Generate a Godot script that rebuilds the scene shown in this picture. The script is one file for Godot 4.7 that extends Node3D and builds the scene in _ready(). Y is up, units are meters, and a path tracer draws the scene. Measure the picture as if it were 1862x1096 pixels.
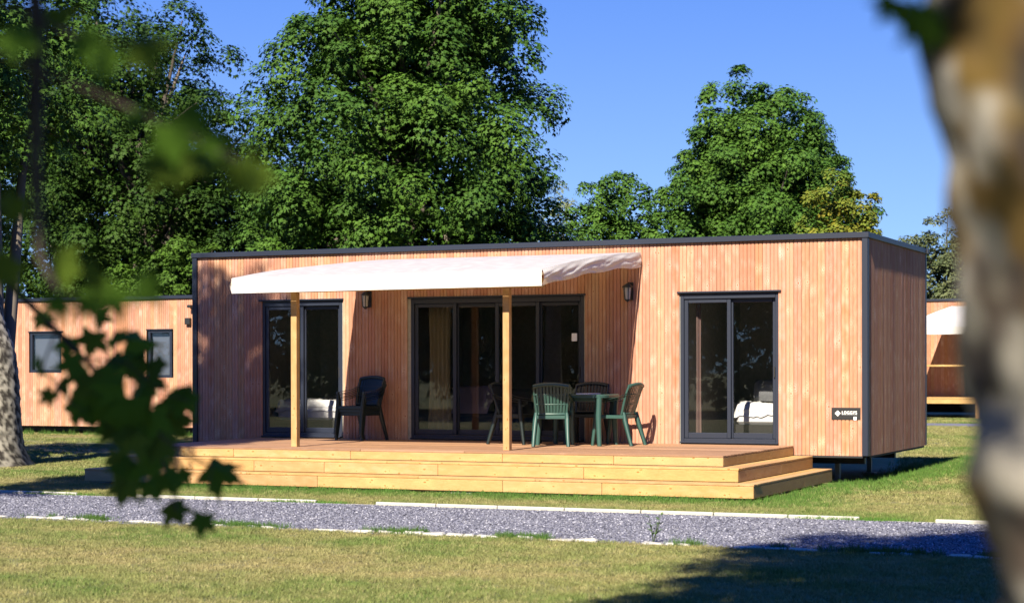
extends Node3D

# ------------------------------------------------------------------ mesh builder
class MB:
	var v := PackedVector3Array()
	var n := PackedVector3Array()
	var u := PackedVector2Array()
	var c := PackedColorArray()
	var idx := PackedInt32Array()
	var col := Color(1, 1, 1)
	func vert(p: Vector3, nn: Vector3, uv := Vector2.ZERO) -> int:
		v.append(p); n.append(nn); u.append(uv); c.append(col)
		return v.size() - 1
	# triangle whose visible side looks along nn
	func tri_i(a: int, b: int, d: int, nn: Vector3) -> void:
		var g := (v[b] - v[a]).cross(v[d] - v[a])
		if g.dot(nn) > 0.0:
			idx.append_array([a, d, b])
		else:
			idx.append_array([a, b, d])
	func quad(a: Vector3, b: Vector3, d: Vector3, e: Vector3, out: Vector3, ua := Vector2.ZERO, ub := Vector2.ZERO, ud := Vector2.ZERO, ue := Vector2.ZERO) -> void:
		var nn := (b - a).cross(d - a)
		if nn.length_squared() < 1e-14:
			nn = (d - a).cross(e - a)
		nn = nn.normalized()
		if nn.dot(out) < 0.0:
			nn = -nn
		var i := vert(a, nn, ua)
		vert(b, nn, ub); vert(d, nn, ud); vert(e, nn, ue)
		tri_i(i, i + 1, i + 2, nn)
		tri_i(i, i + 2, i + 3, nn)
	func tri(a: Vector3, b: Vector3, d: Vector3, out: Vector3) -> void:
		var nn := (b - a).cross(d - a).normalized()
		if nn.dot(out) < 0.0:
			nn = -nn
		var i := vert(a, nn)
		vert(b, nn); vert(d, nn)
		tri_i(i, i + 1, i + 2, nn)
	# chamfered box; uv in metres, u runs along axis "al"
	func box(ctr: Vector3, size: Vector3, bev := 0.004, al := 0, tr := Basis.IDENTITY) -> void:
		var h := size * 0.5
		bev = minf(bev, minf(h.x, minf(h.y, h.z)) * 0.8)
		var r := h - Vector3(bev, bev, bev)
		for ax in 3:
			var b1 := (ax + 1) % 3
			var b2 := (ax + 2) % 3
			for s in [-1.0, 1.0]:
				var pts := []
				var uvs := []
				for q in [[-1, -1], [1, -1], [1, 1], [-1, 1]]:
					var p := Vector3.ZERO
					p[ax] = s * h[ax]
					p[b1] = q[0] * r[b1]
					p[b2] = q[1] * r[b2]
					pts.append(ctr + tr * p)
					var uu: float = p[al]
					var ww: float = 0.0
					for k in 3:
						if k != al and k != ax:
							ww += p[k]
					if ax == al:
						uu = p[b1]
						ww = p[b2]
					uvs.append(Vector2(uu, ww))
				var nn := Vector3.ZERO
				nn[ax] = s
				quad(pts[0], pts[1], pts[2], pts[3], tr * nn, uvs[0], uvs[1], uvs[2], uvs[3])
		if bev < 0.0005:
			return
		for ax in 3:
			var b1 := (ax + 1) % 3
			var b2 := (ax + 2) % 3
			for s1 in [-1.0, 1.0]:
				for s2 in [-1.0, 1.0]:
					var pp := []
					for e in [-1.0, 1.0]:
						var p := Vector3.ZERO
						p[ax] = e * r[ax]; p[b1] = s1 * h[b1]; p[b2] = s2 * r[b2]
						var q := Vector3.ZERO
						q[ax] = e * r[ax]; q[b1] = s1 * r[b1]; q[b2] = s2 * h[b2]
						if e < 0.0:
							pp.append(p); pp.append(q)
						else:
							pp.append(q); pp.append(p)
					var o := Vector3.ZERO
					o[b1] = s1; o[b2] = s2
					var t := []
					for p in pp:
						t.append(Vector2(p[al], p[(al + 1) % 3]))
					quad(ctr + tr * pp[0], ctr + tr * pp[1], ctr + tr * pp[2], ctr + tr * pp[3], tr * o, t[0], t[1], t[2], t[3])
		for sx in [-1.0, 1.0]:
			for sy in [-1.0, 1.0]:
				for sz in [-1.0, 1.0]:
					var s := Vector3(sx, sy, sz)
					tri(ctr + tr * (s * Vector3(h.x, r.y, r.z)), ctr + tr * (s * Vector3(r.x, h.y, r.z)), ctr + tr * (s * Vector3(r.x, r.y, h.z)), tr * s)
	# tapered tube through points with radii
	func tube(pts: Array, rad: Array, sides := 8, cap := true) -> void:
		var up := Vector3(0.31, 0.2, 0.93).normalized()
		var first := v.size()
		var along := 0.0
		for i in pts.size():
			var d: Vector3 = (pts[mini(i + 1, pts.size() - 1)] - pts[maxi(i - 1, 0)]).normalized()
			var a := d.cross(up).normalized()
			var b := a.cross(d).normalized()
			if i > 0:
				along += (pts[i] - pts[i - 1]).length()
			for k in sides + 1:
				var t := TAU * k / sides
				var o := a * cos(t) + b * sin(t)
				vert(pts[i] + o * rad[i], o, Vector2(along, float(k) / sides * rad[0] * 6.0))
		for i in pts.size() - 1:
			for k in sides:
				var p := first + i * (sides + 1) + k
				var nn := n[p] + n[p + 1]
				tri_i(p, p + 1, p + sides + 2, nn)
				tri_i(p, p + sides + 2, p + sides + 1, nn)
		if cap:
			for e in [0, pts.size() - 1]:
				var d: Vector3 = (pts[0] - pts[1]) if e == 0 else (pts[e] - pts[e - 1])
				var m := vert(pts[e], d.normalized())
				var ring: int = first + e * (sides + 1)
				for k in sides:
					var i1 := vert(v[ring + k], d.normalized())
					var i2 := vert(v[ring + k + 1], d.normalized())
					tri_i(m, i1, i2, d)
	# regular grid of points (rows of equal length), smooth
	func sheet(rows: Array, out: Vector3, uvs := []) -> void:
		var first := v.size()
		var w: int = rows[0].size()
		for i in rows.size():
			for j in w:
				var du: Vector3 = rows[i][mini(j + 1, w - 1)] - rows[i][maxi(j - 1, 0)]
				var dv: Vector3 = rows[mini(i + 1, rows.size() - 1)][j] - rows[maxi(i - 1, 0)][j]
				var nn := du.cross(dv).normalized()
				if nn.dot(out) < 0.0:
					nn = -nn
				vert(rows[i][j], nn, uvs[i][j] if uvs.size() else Vector2(rows[i][j].x, rows[i][j].z))
		for i in rows.size() - 1:
			for j in w - 1:
				var p := first + i * w + j
				tri_i(p, p + 1, p + w + 1, n[p])
				tri_i(p, p + w + 1, p + w, n[p])
	# wind every triangle to suit its normals
	func rewind() -> void:
		for i in range(0, idx.size(), 3):
			var a := idx[i]
			var b := idx[i + 1]
			var d := idx[i + 2]
			if (v[b] - v[a]).cross(v[d] - v[a]).dot(n[a] + n[b] + n[d]) > 0.0:
				idx[i + 1] = d
				idx[i + 2] = b
	func mesh() -> ArrayMesh:
		var a := []
		a.resize(Mesh.ARRAY_MAX)
		a[Mesh.ARRAY_VERTEX] = v
		a[Mesh.ARRAY_NORMAL] = n
		a[Mesh.ARRAY_TEX_UV] = u
		a[Mesh.ARRAY_COLOR] = c
		a[Mesh.ARRAY_INDEX] = idx
		var m := ArrayMesh.new()
		m.add_surface_from_arrays(Mesh.PRIMITIVE_TRIANGLES, a)
		return m

# ------------------------------------------------------------------ small helpers
var M := {}
var rng := RandomNumberGenerator.new()
var taken := {}
var clad_mats: Array = []
var pine_mats: Array = []
var deck_mats: Array = []

func lin(r: float, g: float, b: float) -> Color:
	return Color(r, g, b).linear_to_srgb()

func mat(col: Color, rough := 0.8, metal := 0.0) -> StandardMaterial3D:
	var m := StandardMaterial3D.new()
	m.albedo_color = col
	m.roughness = rough
	m.metallic = metal
	m.cull_mode = BaseMaterial3D.CULL_DISABLED
	return m

func part(parent: Node, called: String, m: Mesh, material: Material, at := Vector3.ZERO, turn := 0.0) -> MeshInstance3D:
	var o := MeshInstance3D.new()
	o.name = called
	o.mesh = m
	o.material_override = material
	parent.add_child(o, true)
	o.position = at
	o.rotation.y = turn
	return o

func bar(parent: Node, called: String, ctr: Vector3, size: Vector3, material: Material, bev := 0.004, al := 0) -> MeshInstance3D:
	var b := MB.new()
	b.box(Vector3.ZERO, size, bev, al)
	return part(parent, called, b.mesh(), material, ctr)

func numbered(called: String) -> String:
	var k: int = taken.get(called, -1) + 1
	taken[called] = k
	return called if k == 0 else "%s_%03d" % [called, k]

func thing(called: String, label: String, category: String, at := Vector3.ZERO, turn := 0.0, group := "") -> Node3D:
	var o := Node3D.new()
	o.name = numbered(called)
	add_child(o)
	o.position = at
	o.rotation.y = turn
	o.set_meta("label", label)
	o.set_meta("category", category)
	if group != "":
		o.set_meta("group", group)
	return o

func structure(called: String, m: Mesh, material: Material, label := "") -> MeshInstance3D:
	var o := part(self, called, m, material)
	o.set_meta("kind", "structure")
	if label != "":
		o.set_meta("label", label)
		o.set_meta("category", called.replace("_", " "))
	return o

func copies(parent: Node, called: String, m: Mesh, material: Material, xf: Array, cols: Array) -> MultiMeshInstance3D:
	var mm := MultiMesh.new()
	mm.transform_format = MultiMesh.TRANSFORM_3D
	mm.use_colors = true
	mm.mesh = m
	mm.instance_count = xf.size()
	for i in xf.size():
		mm.set_instance_transform(i, xf[i])
		mm.set_instance_color(i, cols[i])
	var o := MultiMeshInstance3D.new()
	o.name = called
	o.multimesh = mm
	o.material_override = material
	parent.add_child(o, true)
	return o

func noise(seed_: int, freq: float, oct := 3) -> FastNoiseLite:
	var f := FastNoiseLite.new()
	f.seed = seed_
	f.frequency = freq
	f.noise_type = FastNoiseLite.TYPE_SIMPLEX_SMOOTH
	f.fractal_octaves = oct
	return f

func streaks(w: int, h: int, squeeze: int, freq: float, seed_: int) -> PackedByteArray:
	var f := noise(seed_, freq, 2)
	var im := f.get_image(w, maxi(h / squeeze, 4))
	im.convert(Image.FORMAT_L8)
	im.resize(w, h, Image.INTERPOLATE_CUBIC)
	return im.get_data()

# wood: "cols" boards side by side, the grain runs down the picture
func wood_image(w: int, h: int, cols: int, tones: Array, dark: Color, pale: Color, seed_: int, knots: int, spread: float, big := 1.0) -> ImageTexture:
	var fine := streaks(w, h, 24, 0.30, seed_)
	var wide := streaks(w, h, 10, 0.07, seed_ + 1)
	var blot := streaks(w, h, 2, 0.02, seed_ + 2)
	var bw := w / cols
	var r := RandomNumberGenerator.new()
	r.seed = seed_
	var data := PackedByteArray()
	data.resize(w * h * 3)
	for ci in cols:
		var t0: Color = tones[r.randi() % tones.size()]
		var t1: Color = tones[r.randi() % tones.size()]
		var amt := r.randf_range(0.5, 1.0) * spread
		for y in h:
			var row := y * w
			for x in range(ci * bw, (ci + 1) * bw):
				var k := row + x
				var a := fine[k] / 255.0
				var b := wide[k] / 255.0
				var g := blot[k] / 255.0
				# rings: bands of the slow streak
				var ring := absf(fmod(b * 5.0 + a * 0.5, 1.0) - 0.5) * 2.0
				var cc := t0.lerp(t1, clampf(g * 1.6 - 0.3, 0.0, 1.0))
				cc = cc.lerp(dark, amt * (0.55 * ring * ring + 0.45 * (1.0 - a)) * 0.6)
				cc = cc.lerp(pale, clampf((a * 0.6 + g * 0.7) - 0.72, 0.0, 0.6) * 0.9)
				data[k * 3] = int(clampf(cc.r, 0.0, 1.0) * 255.0)
				data[k * 3 + 1] = int(clampf(cc.g, 0.0, 1.0) * 255.0)
				data[k * 3 + 2] = int(clampf(cc.b, 0.0, 1.0) * 255.0)
		for q in knots:
			var kx := ci * bw + r.randf_range(0.15, 0.85) * bw
			var ky := r.randf_range(0.0, float(h))
			var rad := r.randf_range(0.6, 2.0) * big
			var flare := r.randf_range(0.35, 1.0)
			if r.randf() < 0.6 and big < 2.0:
				rad = 0.0
			var lean := r.randf_range(-0.5, 0.5)
			for dy in range(-int(34 * big), int(34 * big) + 1):
				var yy := posmod(int(ky) + dy, h)
				for x in range(ci * bw, (ci + 1) * bw):
					var ex := (x - kx - lean * dy * 0.25)
					var e := sqrt(ex * ex + dy * dy * 0.30)
					var k := (yy * w + x) * 3
					var a := fine[yy * w + x] / 255.0
					var cc := Color(data[k] / 255.0, data[k + 1] / 255.0, data[k + 2] / 255.0)
					if e < rad:
						cc = cc.lerp(dark, 0.7)
					else:
						var f := clampf(1.0 - (e - rad) / (14.0 * big), 0.0, 1.0)
						var wave := 0.5 + 0.5 * sin(e * 1.1 + a * 5.0)
						cc = cc.lerp(pale, f * flare * wave * 0.9)
					data[k] = int(clampf(cc.r, 0.0, 1.0) * 255.0)
					data[k + 1] = int(clampf(cc.g, 0.0, 1.0) * 255.0)
					data[k + 2] = int(clampf(cc.b, 0.0, 1.0) * 255.0)
	var im := Image.create_from_data(w, h, false, Image.FORMAT_RGB8, data)
	return ImageTexture.create_from_image(im)

func grain_bump(seed_: int, freq: float, stretch: int) -> ImageTexture:
	var im := noise(seed_, freq, 3).get_image(256, 256 / stretch)
	im.convert(Image.FORMAT_L8)
	im.resize(256, 256, Image.INTERPOLATE_CUBIC)
	return ImageTexture.create_from_image(im)

func speckle(seed_: int, freq: float, c0: Color, c1: Color, scale_: float, rough := 0.9) -> StandardMaterial3D:
	var t := NoiseTexture2D.new()
	t.width = 512; t.height = 512
	t.seamless = true
	t.noise = noise(seed_, freq, 4)
	var g := Gradient.new()
	g.set_color(0, c0); g.set_color(1, c1)
	g.set_offset(0, 0.25); g.set_offset(1, 0.75)
	t.color_ramp = g
	var m := mat(Color.WHITE, rough)
	m.albedo_texture = t
	m.uv1_triplanar = true
	m.uv1_world_triplanar = true
	m.uv1_scale = Vector3(scale_, scale_, scale_)
	return m

# ------------------------------------------------------------------ materials
const PITCH := 0.112      # cover width of one cladding board
const CLAD_LEN := 3.1

func make_materials() -> void:
	# larch cladding: pinkish salmon boards with pale flares round the knots
	var tones := [lin(0.395, 0.218, 0.142), lin(0.385, 0.200, 0.120), lin(0.412, 0.240, 0.164), lin(0.388, 0.212, 0.144), lin(0.368, 0.176, 0.096), lin(0.402, 0.230, 0.146), lin(0.38, 0.188, 0.115)]
	var tex := wood_image(512, 1024, 16, tones, lin(0.245, 0.098, 0.048), lin(0.56, 0.40, 0.30), 11, 7, 0.55, 1.5)
	for i in 40:
		var m := mat(Color.WHITE, 0.72)
		m.albedo_texture = tex
		var t := rng.randf_range(0.96, 1.03)
		m.albedo_color = Color(t, t * rng.randf_range(0.97, 1.03), t * rng.randf_range(0.95, 1.05))
		m.uv1_offset = Vector3((i % 16) / 16.0, rng.randf(), 0)
		m.metallic_specular = 0.3
		clad_mats.append(m)
	# planed pine of steps and posts: honey yellow
	var pt := [lin(0.40, 0.250, 0.108), lin(0.415, 0.266, 0.122), lin(0.38, 0.226, 0.090), lin(0.415, 0.274, 0.132)]
	var ptex := wood_image(512, 1024, 8, pt, lin(0.22, 0.095, 0.020), lin(0.50, 0.335, 0.15), 23, 9, 0.7, 2.3)
	for i in 24:
		var m := mat(Color.WHITE, 0.62)
		m.albedo_texture = ptex
		var t := rng.randf_range(0.97, 1.03)
		m.albedo_color = Color(t, t * rng.randf_range(0.98, 1.015), t * rng.randf_range(0.94, 1.04))
		m.uv1_offset = Vector3((i % 8) / 8.0, rng.randf(), 0)
		m.metallic_specular = 0.35
		pine_mats.append(m)
	# walked-on deck boards: browner, a little grey
	var dt := [lin(0.285, 0.155, 0.080), lin(0.31, 0.175, 0.095), lin(0.26, 0.142, 0.074), lin(0.30, 0.172, 0.100)]
	var dtex := wood_image(512, 1024, 8, dt, lin(0.15, 0.070, 0.032), lin(0.38, 0.25, 0.16), 31, 3, 0.7)
	for i in 16:
		var m := mat(Color.WHITE, 0.7)
		m.albedo_texture = dtex
		var t := rng.randf_range(0.88, 1.08)
		m.albedo_color = Color(t, t, t)
		m.uv1_offset = Vector3((i % 8) / 8.0, rng.randf(), 0)
		deck_mats.append(m)
	M.anthracite = mat(Color8(26, 33, 48), 0.45)
	M.anthracite.metallic_specular = 0.5
	M.dark = mat(Color8(34, 33, 33), 0.8)
	M.steel = mat(Color8(120, 122, 124), 0.5, 0.6)
	M.room_wall = speckle(5, 0.02, lin(0.27, 0.25, 0.205), lin(0.31, 0.29, 0.245), 1.0)
	M.room_floor = speckle(6, 0.03, lin(0.12, 0.086, 0.055), lin(0.20, 0.14, 0.09), 1.2, 0.5)
	M.linen = speckle(7, 0.05, lin(0.62, 0.63, 0.65), lin(0.70, 0.70, 0.71), 3.0)
	M.grey_cloth = speckle(8, 0.06, lin(0.11, 0.115, 0.13), lin(0.16, 0.165, 0.178), 4.0)
	M.canvas = speckle(9, 0.03, lin(0.66, 0.655, 0.64), lin(0.74, 0.735, 0.72), 1.4, 0.75)
	M.canvas.backlight_enabled = true
	M.canvas.backlight = lin(0.55, 0.42, 0.26)
	# the upper side is a slightly greyer canvas than the valance
	M.canvas_top = speckle(13, 0.02, lin(0.52, 0.52, 0.53), lin(0.63, 0.625, 0.625), 0.35, 0.85)
	M.canvas_top.backlight_enabled = true
	M.canvas_top.backlight = lin(0.90, 0.68, 0.40)
	var gl := mat(Color(0.05, 0.07, 0.07, 0.10), 0.0)
	gl.transparency = BaseMaterial3D.TRANSPARENCY_ALPHA
	gl.metallic_specular = 0.5
	M.glass = gl
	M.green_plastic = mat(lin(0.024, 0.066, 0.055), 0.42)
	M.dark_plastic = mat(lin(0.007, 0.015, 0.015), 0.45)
	M.paper = mat(lin(0.72, 0.73, 0.76), 0.8)
	M.black = mat(lin(0.012, 0.012, 0.013), 0.5)
	M.white_paint = mat(lin(0.78, 0.77, 0.74), 0.6)
	M.lamp_glass = mat(lin(0.35, 0.34, 0.32), 0.15)
	M.concrete = speckle(10, 0.08, lin(0.30, 0.287, 0.255), lin(0.46, 0.445, 0.40), 4.0)
	M.bark = mat(Color.WHITE, 0.95)
	M.bark.vertex_color_use_as_albedo = true
	M.bark_plain = speckle(12, 0.05, lin(0.05, 0.040, 0.030), lin(0.16, 0.135, 0.105), 3.0, 0.95)
	M.leaf = mat(Color.WHITE, 0.6)
	M.leaf.vertex_color_use_as_albedo = true
	M.leaf.metallic_specular = 0.22
	M.leaf.backlight_enabled = true
	M.leaf.backlight = lin(0.045, 0.085, 0.012)
	M.near_leaf = mat(lin(0.034, 0.070, 0.007), 0.75)
	M.near_leaf.metallic_specular = 0.15
	M.near_leaf.backlight_enabled = true
	M.near_leaf.backlight = lin(0.06, 0.12, 0.012)
	M.near_leaf_b = mat(lin(0.044, 0.070, 0.008), 0.75)
	M.near_leaf_b.metallic_specular = 0.15
	M.near_leaf_b.backlight_enabled = true
	M.near_leaf_b.backlight = lin(0.05, 0.08, 0.010)
	M.blade = mat(Color.WHITE, 0.8)
	M.blade.vertex_color_use_as_albedo = true
	M.blade.backlight_enabled = true
	M.blade.backlight = lin(0.04, 0.05, 0.01)
	M.stone = mat(Color.WHITE, 0.85)
	M.stone.vertex_color_use_as_albedo = true

# ------------------------------------------------------------------ camera, sky, sun
func make_view() -> void:
	var cam := Camera3D.new()
	cam.name = "camera"
	add_child(cam)
	var f := 3382.93
	var att := CameraAttributesPhysical.new()
	att.frustum_near = 0.1
	att.frustum_far = 1500.0
	att.frustum_focus_distance = 27.0
	att.frustum_focal_length = 65.0
	att.exposure_aperture = 3.0
	cam.attributes = att
	cam.set_frustum(0.1 * 1096.0 / f, Vector2(0.0, 0.1 * (680.24 - 548.0) / f), 0.1, 1500.0)
	cam.transform = Transform3D(Basis(Vector3.UP, 0.4154) * Basis(Vector3.RIGHT, -0.0026) * Basis(Vector3.BACK, -0.0019), Vector3(5.8471, 1.6096, 25.4292))
	cam.current = true
	var env := Environment.new()
	env.background_mode = Environment.BG_SKY
	var sm := ProceduralSkyMaterial.new()
	sm.sky_top_color = Color8(6, 84, 200)
	sm.sky_horizon_color = Color8(166, 210, 250)
	sm.sky_curve = 0.105
	sm.ground_bottom_color = Color8(70, 80, 50)
	sm.ground_horizon_color = Color8(140, 150, 130)
	sm.sky_energy_multiplier = 0.76
	sm.ground_energy_multiplier = 0.66
	sm.sun_angle_max = 1.0
	var sky := Sky.new()
	sky.sky_material = sm
	env.sky = sky
	env.tonemap_mode = Environment.TONE_MAPPER_LINEAR
	env.tonemap_exposure = 2.65
	env.sdfgi_enabled = true
	env.ssao_enabled = true
	env.ssil_enabled = true
	var we := WorldEnvironment.new()
	we.name = "world_environment"
	we.environment = env
	add_child(we)
	var sun := DirectionalLight3D.new()
	sun.name = "sun"
	sun.light_color = Color(1.0, 0.955, 0.87)
	sun.light_energy = 1.6
	sun.light_angular_distance = 0.5
	sun.shadow_enabled = true
	add_child(sun)
	sun.basis = Basis.looking_at(Vector3(-0.045, -0.84, -1.0).normalized())

# ------------------------------------------------------------------ ground
var dry_noise := noise(41, 0.22, 4)
var tone_noise := noise(42, 1.1, 3)

# share of green at a spot of the lawn (0 dry straw, 1 lush)
func green_at(x: float, z: float) -> float:
	var g := 0.44 + 0.75 * dry_noise.get_noise_2d(x, z * 1.3) + 0.42 * tone_noise.get_noise_2d(x, z)
	var lush := 0.0
	# watered strips of longer grass beside the steps and along the house
	if z > 3.8 and z < 4.9 and x > -9.0 and x < 0.2:
		lush = maxf(lush, 1.0 - absf(z - 4.1) / 0.75)
	if x > -0.6 and x < 0.75 and z < 4.4 and z > -9.0:
		lush = maxf(lush, 1.0 - absf(x - 0.0) / 0.85)
	return clampf(g + lush * 0.75, 0.0, 1.0)

func lawn_color(x: float, z: float) -> Color:
	return Color(0.265, 0.232, 0.090).lerp(Color(0.082, 0.155, 0.018), green_at(x, z))

func make_ground() -> void:
	var xs := [-700.0, -200.0, -80.0, -45.0]
	var x := -34.0
	while x < 12.0:
		xs.append(x); x += 0.4
	xs.append_array([20.0, 60.0, 200.0, 700.0])
	var zs := [-900.0, -300.0, -120.0, -70.0]
	var z := -45.0
	while z < 27.0:
		zs.append(z); z += 0.4
	zs.append_array([35.0, 60.0, 200.0, 600.0])
	var b := MB.new()
	for zz in zs:
		for xx in xs:
			b.col = lawn_color(xx, zz) * 0.9
			b.vert(Vector3(xx, 0.0, zz), Vector3.UP, Vector2(xx, zz))
	var w := xs.size()
	for i in zs.size() - 1:
		for j in w - 1:
			var p := i * w + j
			b.tri_i(p, p + 1, p + w + 1, Vector3.UP)
			b.tri_i(p, p + w + 1, p + w, Vector3.UP)
	var m := speckle(50, 0.09, Color(0.55, 0.55, 0.52), Color(1, 1, 1), 1.3, 1.0)
	m.vertex_color_use_as_albedo = true
	structure("lawn", b.mesh(), m, "mown lawn of mixed dry straw and green grass round the cabins")

	# gravel path: the bed, its loose stones and its edging stones
	var pb := MB.new()
	pb.quad(Vector3(-40, 0.006, 5.75), Vector3(20, 0.006, 6.1), Vector3(20, 0.006, 9.55), Vector3(-40, 0.006, 9.0), Vector3.UP)
	var bed := speckle(51, 0.2, lin(0.07, 0.072, 0.098), lin(0.14, 0.143, 0.19), 3.0, 0.95)
	var path := structure("gravel_path", pb.mesh(), bed, "blue-grey gravel path with white edging running past the wooden terrace")
	var sb := MB.new()
	var rr := RandomNumberGenerator.new()
	rr.seed = 77
	var ico := [Vector3(0, 0.62, 0), Vector3(0.9, 0.1, 0.2), Vector3(0.25, 0.0, 0.95), Vector3(-0.8, 0.15, 0.5), Vector3(-0.75, 0.05, -0.6), Vector3(0.3, 0.1, -0.9), Vector3(0, -0.5, 0)]
	for k in range(1, 6):
		var k2 := 1 + k % 5
		sb.tri(ico[0], ico[k], ico[k2], ico[k] + ico[k2] + Vector3.UP)
		sb.tri(ico[6], ico[k], ico[k2], ico[k] + ico[k2] + Vector3.DOWN)
	var xf := []
	var cols := []
	for i in 92000:
		var sz := rr.randf_range(6.0, 9.25)
		var sx := rr.randf_range(-12.5, 5.2)
		if sx < -14.88 + 0.8152 * sz - 0.8 or sx > 2.1 + 0.148 * sz + 1.0:
			continue
		sz += sx * 0.006
		var s := rr.randf_range(0.007, 0.0145)
		var bs := Basis.from_euler(Vector3(rr.randf() * 0.9, rr.randf() * TAU, rr.randf() * 0.9)).scaled(Vector3(s, s * 0.8, s))
		xf.append(Transform3D(bs, Vector3(sx, 0.006 + s * 0.3, sz)))
		var t := rr.randf()
		var c := Color(0.098, 0.101, 0.130).lerp(Color(0.185, 0.188, 0.228), rr.randf())
		if t < 0.16:
			c = Color(0.045, 0.046, 0.066)
		elif t > 0.93:
			c = Color(0.36, 0.36, 0.40)
		cols.append(c)
	var gs := copies(path, "loose_gravel", sb.mesh(), M.stone, xf, cols)
	gs.set_meta("kind", "stuff")
	# edging: far row straight, near row broken and half overgrown
	var e := -11.6
	while e < 4.2:
		var ln := rr.randf_range(0.75, 1.0)
		var zc := 5.86 + e * 0.006 + rr.randf_range(-0.008, 0.008)
		var sunk := 0.0
		if (e > -9.6 and e < -8.9) or (e > -5.9 and e < -5.2) or (e > 0.75 and e < 1.5):
			sunk = 0.035
		bar(path, "edging_stone", Vector3(e + ln * 0.5, 0.006 - sunk, zc), Vector3(ln - 0.012, 0.062, 0.042), M.concrete, 0.008)
		e += ln
	e = -8.4
	while e < 4.6:
		var ln := rr.randf_range(0.08, 0.30)
		var zc := 9.18 + (e + 4.0) * 0.035 + rr.randf_range(-0.025, 0.025)
		if rr.randf() < 0.70:
			var eb := MB.new()
			var hgt := rr.randf_range(0.03, 0.055)
			eb.box(Vector3.ZERO, Vector3(ln - 0.02, hgt, rr.randf_range(0.06, 0.10)), 0.016, 0)
			for k in eb.v.size():
				eb.v[k] += Vector3(0.01, 0.022, 0.026) * tone_noise.get_noise_3d(eb.v[k].x * 9.0 + e * 3.0, eb.v[k].y * 9.0, eb.v[k].z * 9.0)
			part(path, "edging_rubble", eb.mesh(), M.concrete, Vector3(e + ln * 0.5, hgt * 0.12, zc), rr.randf_range(-0.3, 0.3))
		e += ln
	# second path far behind, in front of the distant cabin
	var fb := MB.new()
	fb.quad(Vector3(-40, 0.006, -29.5), Vector3(30, 0.006, -29.5), Vector3(30, 0.006, -26.6), Vector3(-40, 0.006, -26.6), Vector3.UP)
	structure("distant_gravel_path", fb.mesh(), bed, "pale gravel path far back in front of the distant cabin")

func blocked(x: float, z: float) -> bool:
	if z > 5.80 + x * 0.006 and z < 9.14 + (x + 4.0) * 0.035:
		return true
	if x > -10.27 and x < -0.49 and z > -0.2 and z < 3.87:
		return true
	if x > -10.9 and x < -0.25 and z < 0.3 and z > -4.0:
		return true
	if z > -29.5 and z < -26.6:
		return true
	return false

func tuft_mesh(blades: int, spread: float, seed_: int) -> ArrayMesh:
	var b := MB.new()
	var r := RandomNumberGenerator.new()
	r.seed = seed_
	for i in blades:
		var a := r.randf() * TAU
		var q := Vector3(cos(a), 0, sin(a)) * spread * sqrt(r.randf())
		var a2 := r.randf() * TAU
		var side := Vector3(cos(a2), 0, sin(a2)) * r.randf_range(0.035, 0.06)
		var h := r.randf_range(0.55, 1.0)
		var lean := Vector3(r.randf_range(-1, 1), 0, r.randf_range(-1, 1)) * 0.55
		var t := r.randf_range(0.72, 1.18)
		b.col = Color(t, t * r.randf_range(0.92, 1.05), t * 0.95)
		var mid := q + Vector3(0, h * 0.6, 0) + lean * 0.35
		var tip := q + Vector3(0, h, 0) + lean
		var out := side.cross(Vector3.UP)
		b.quad(q - side, q + side, mid + side * 0.7, mid - side * 0.7, out)
		b.tri(mid - side * 0.7, mid + side * 0.7, tip, out)
	return b.mesh()

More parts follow.
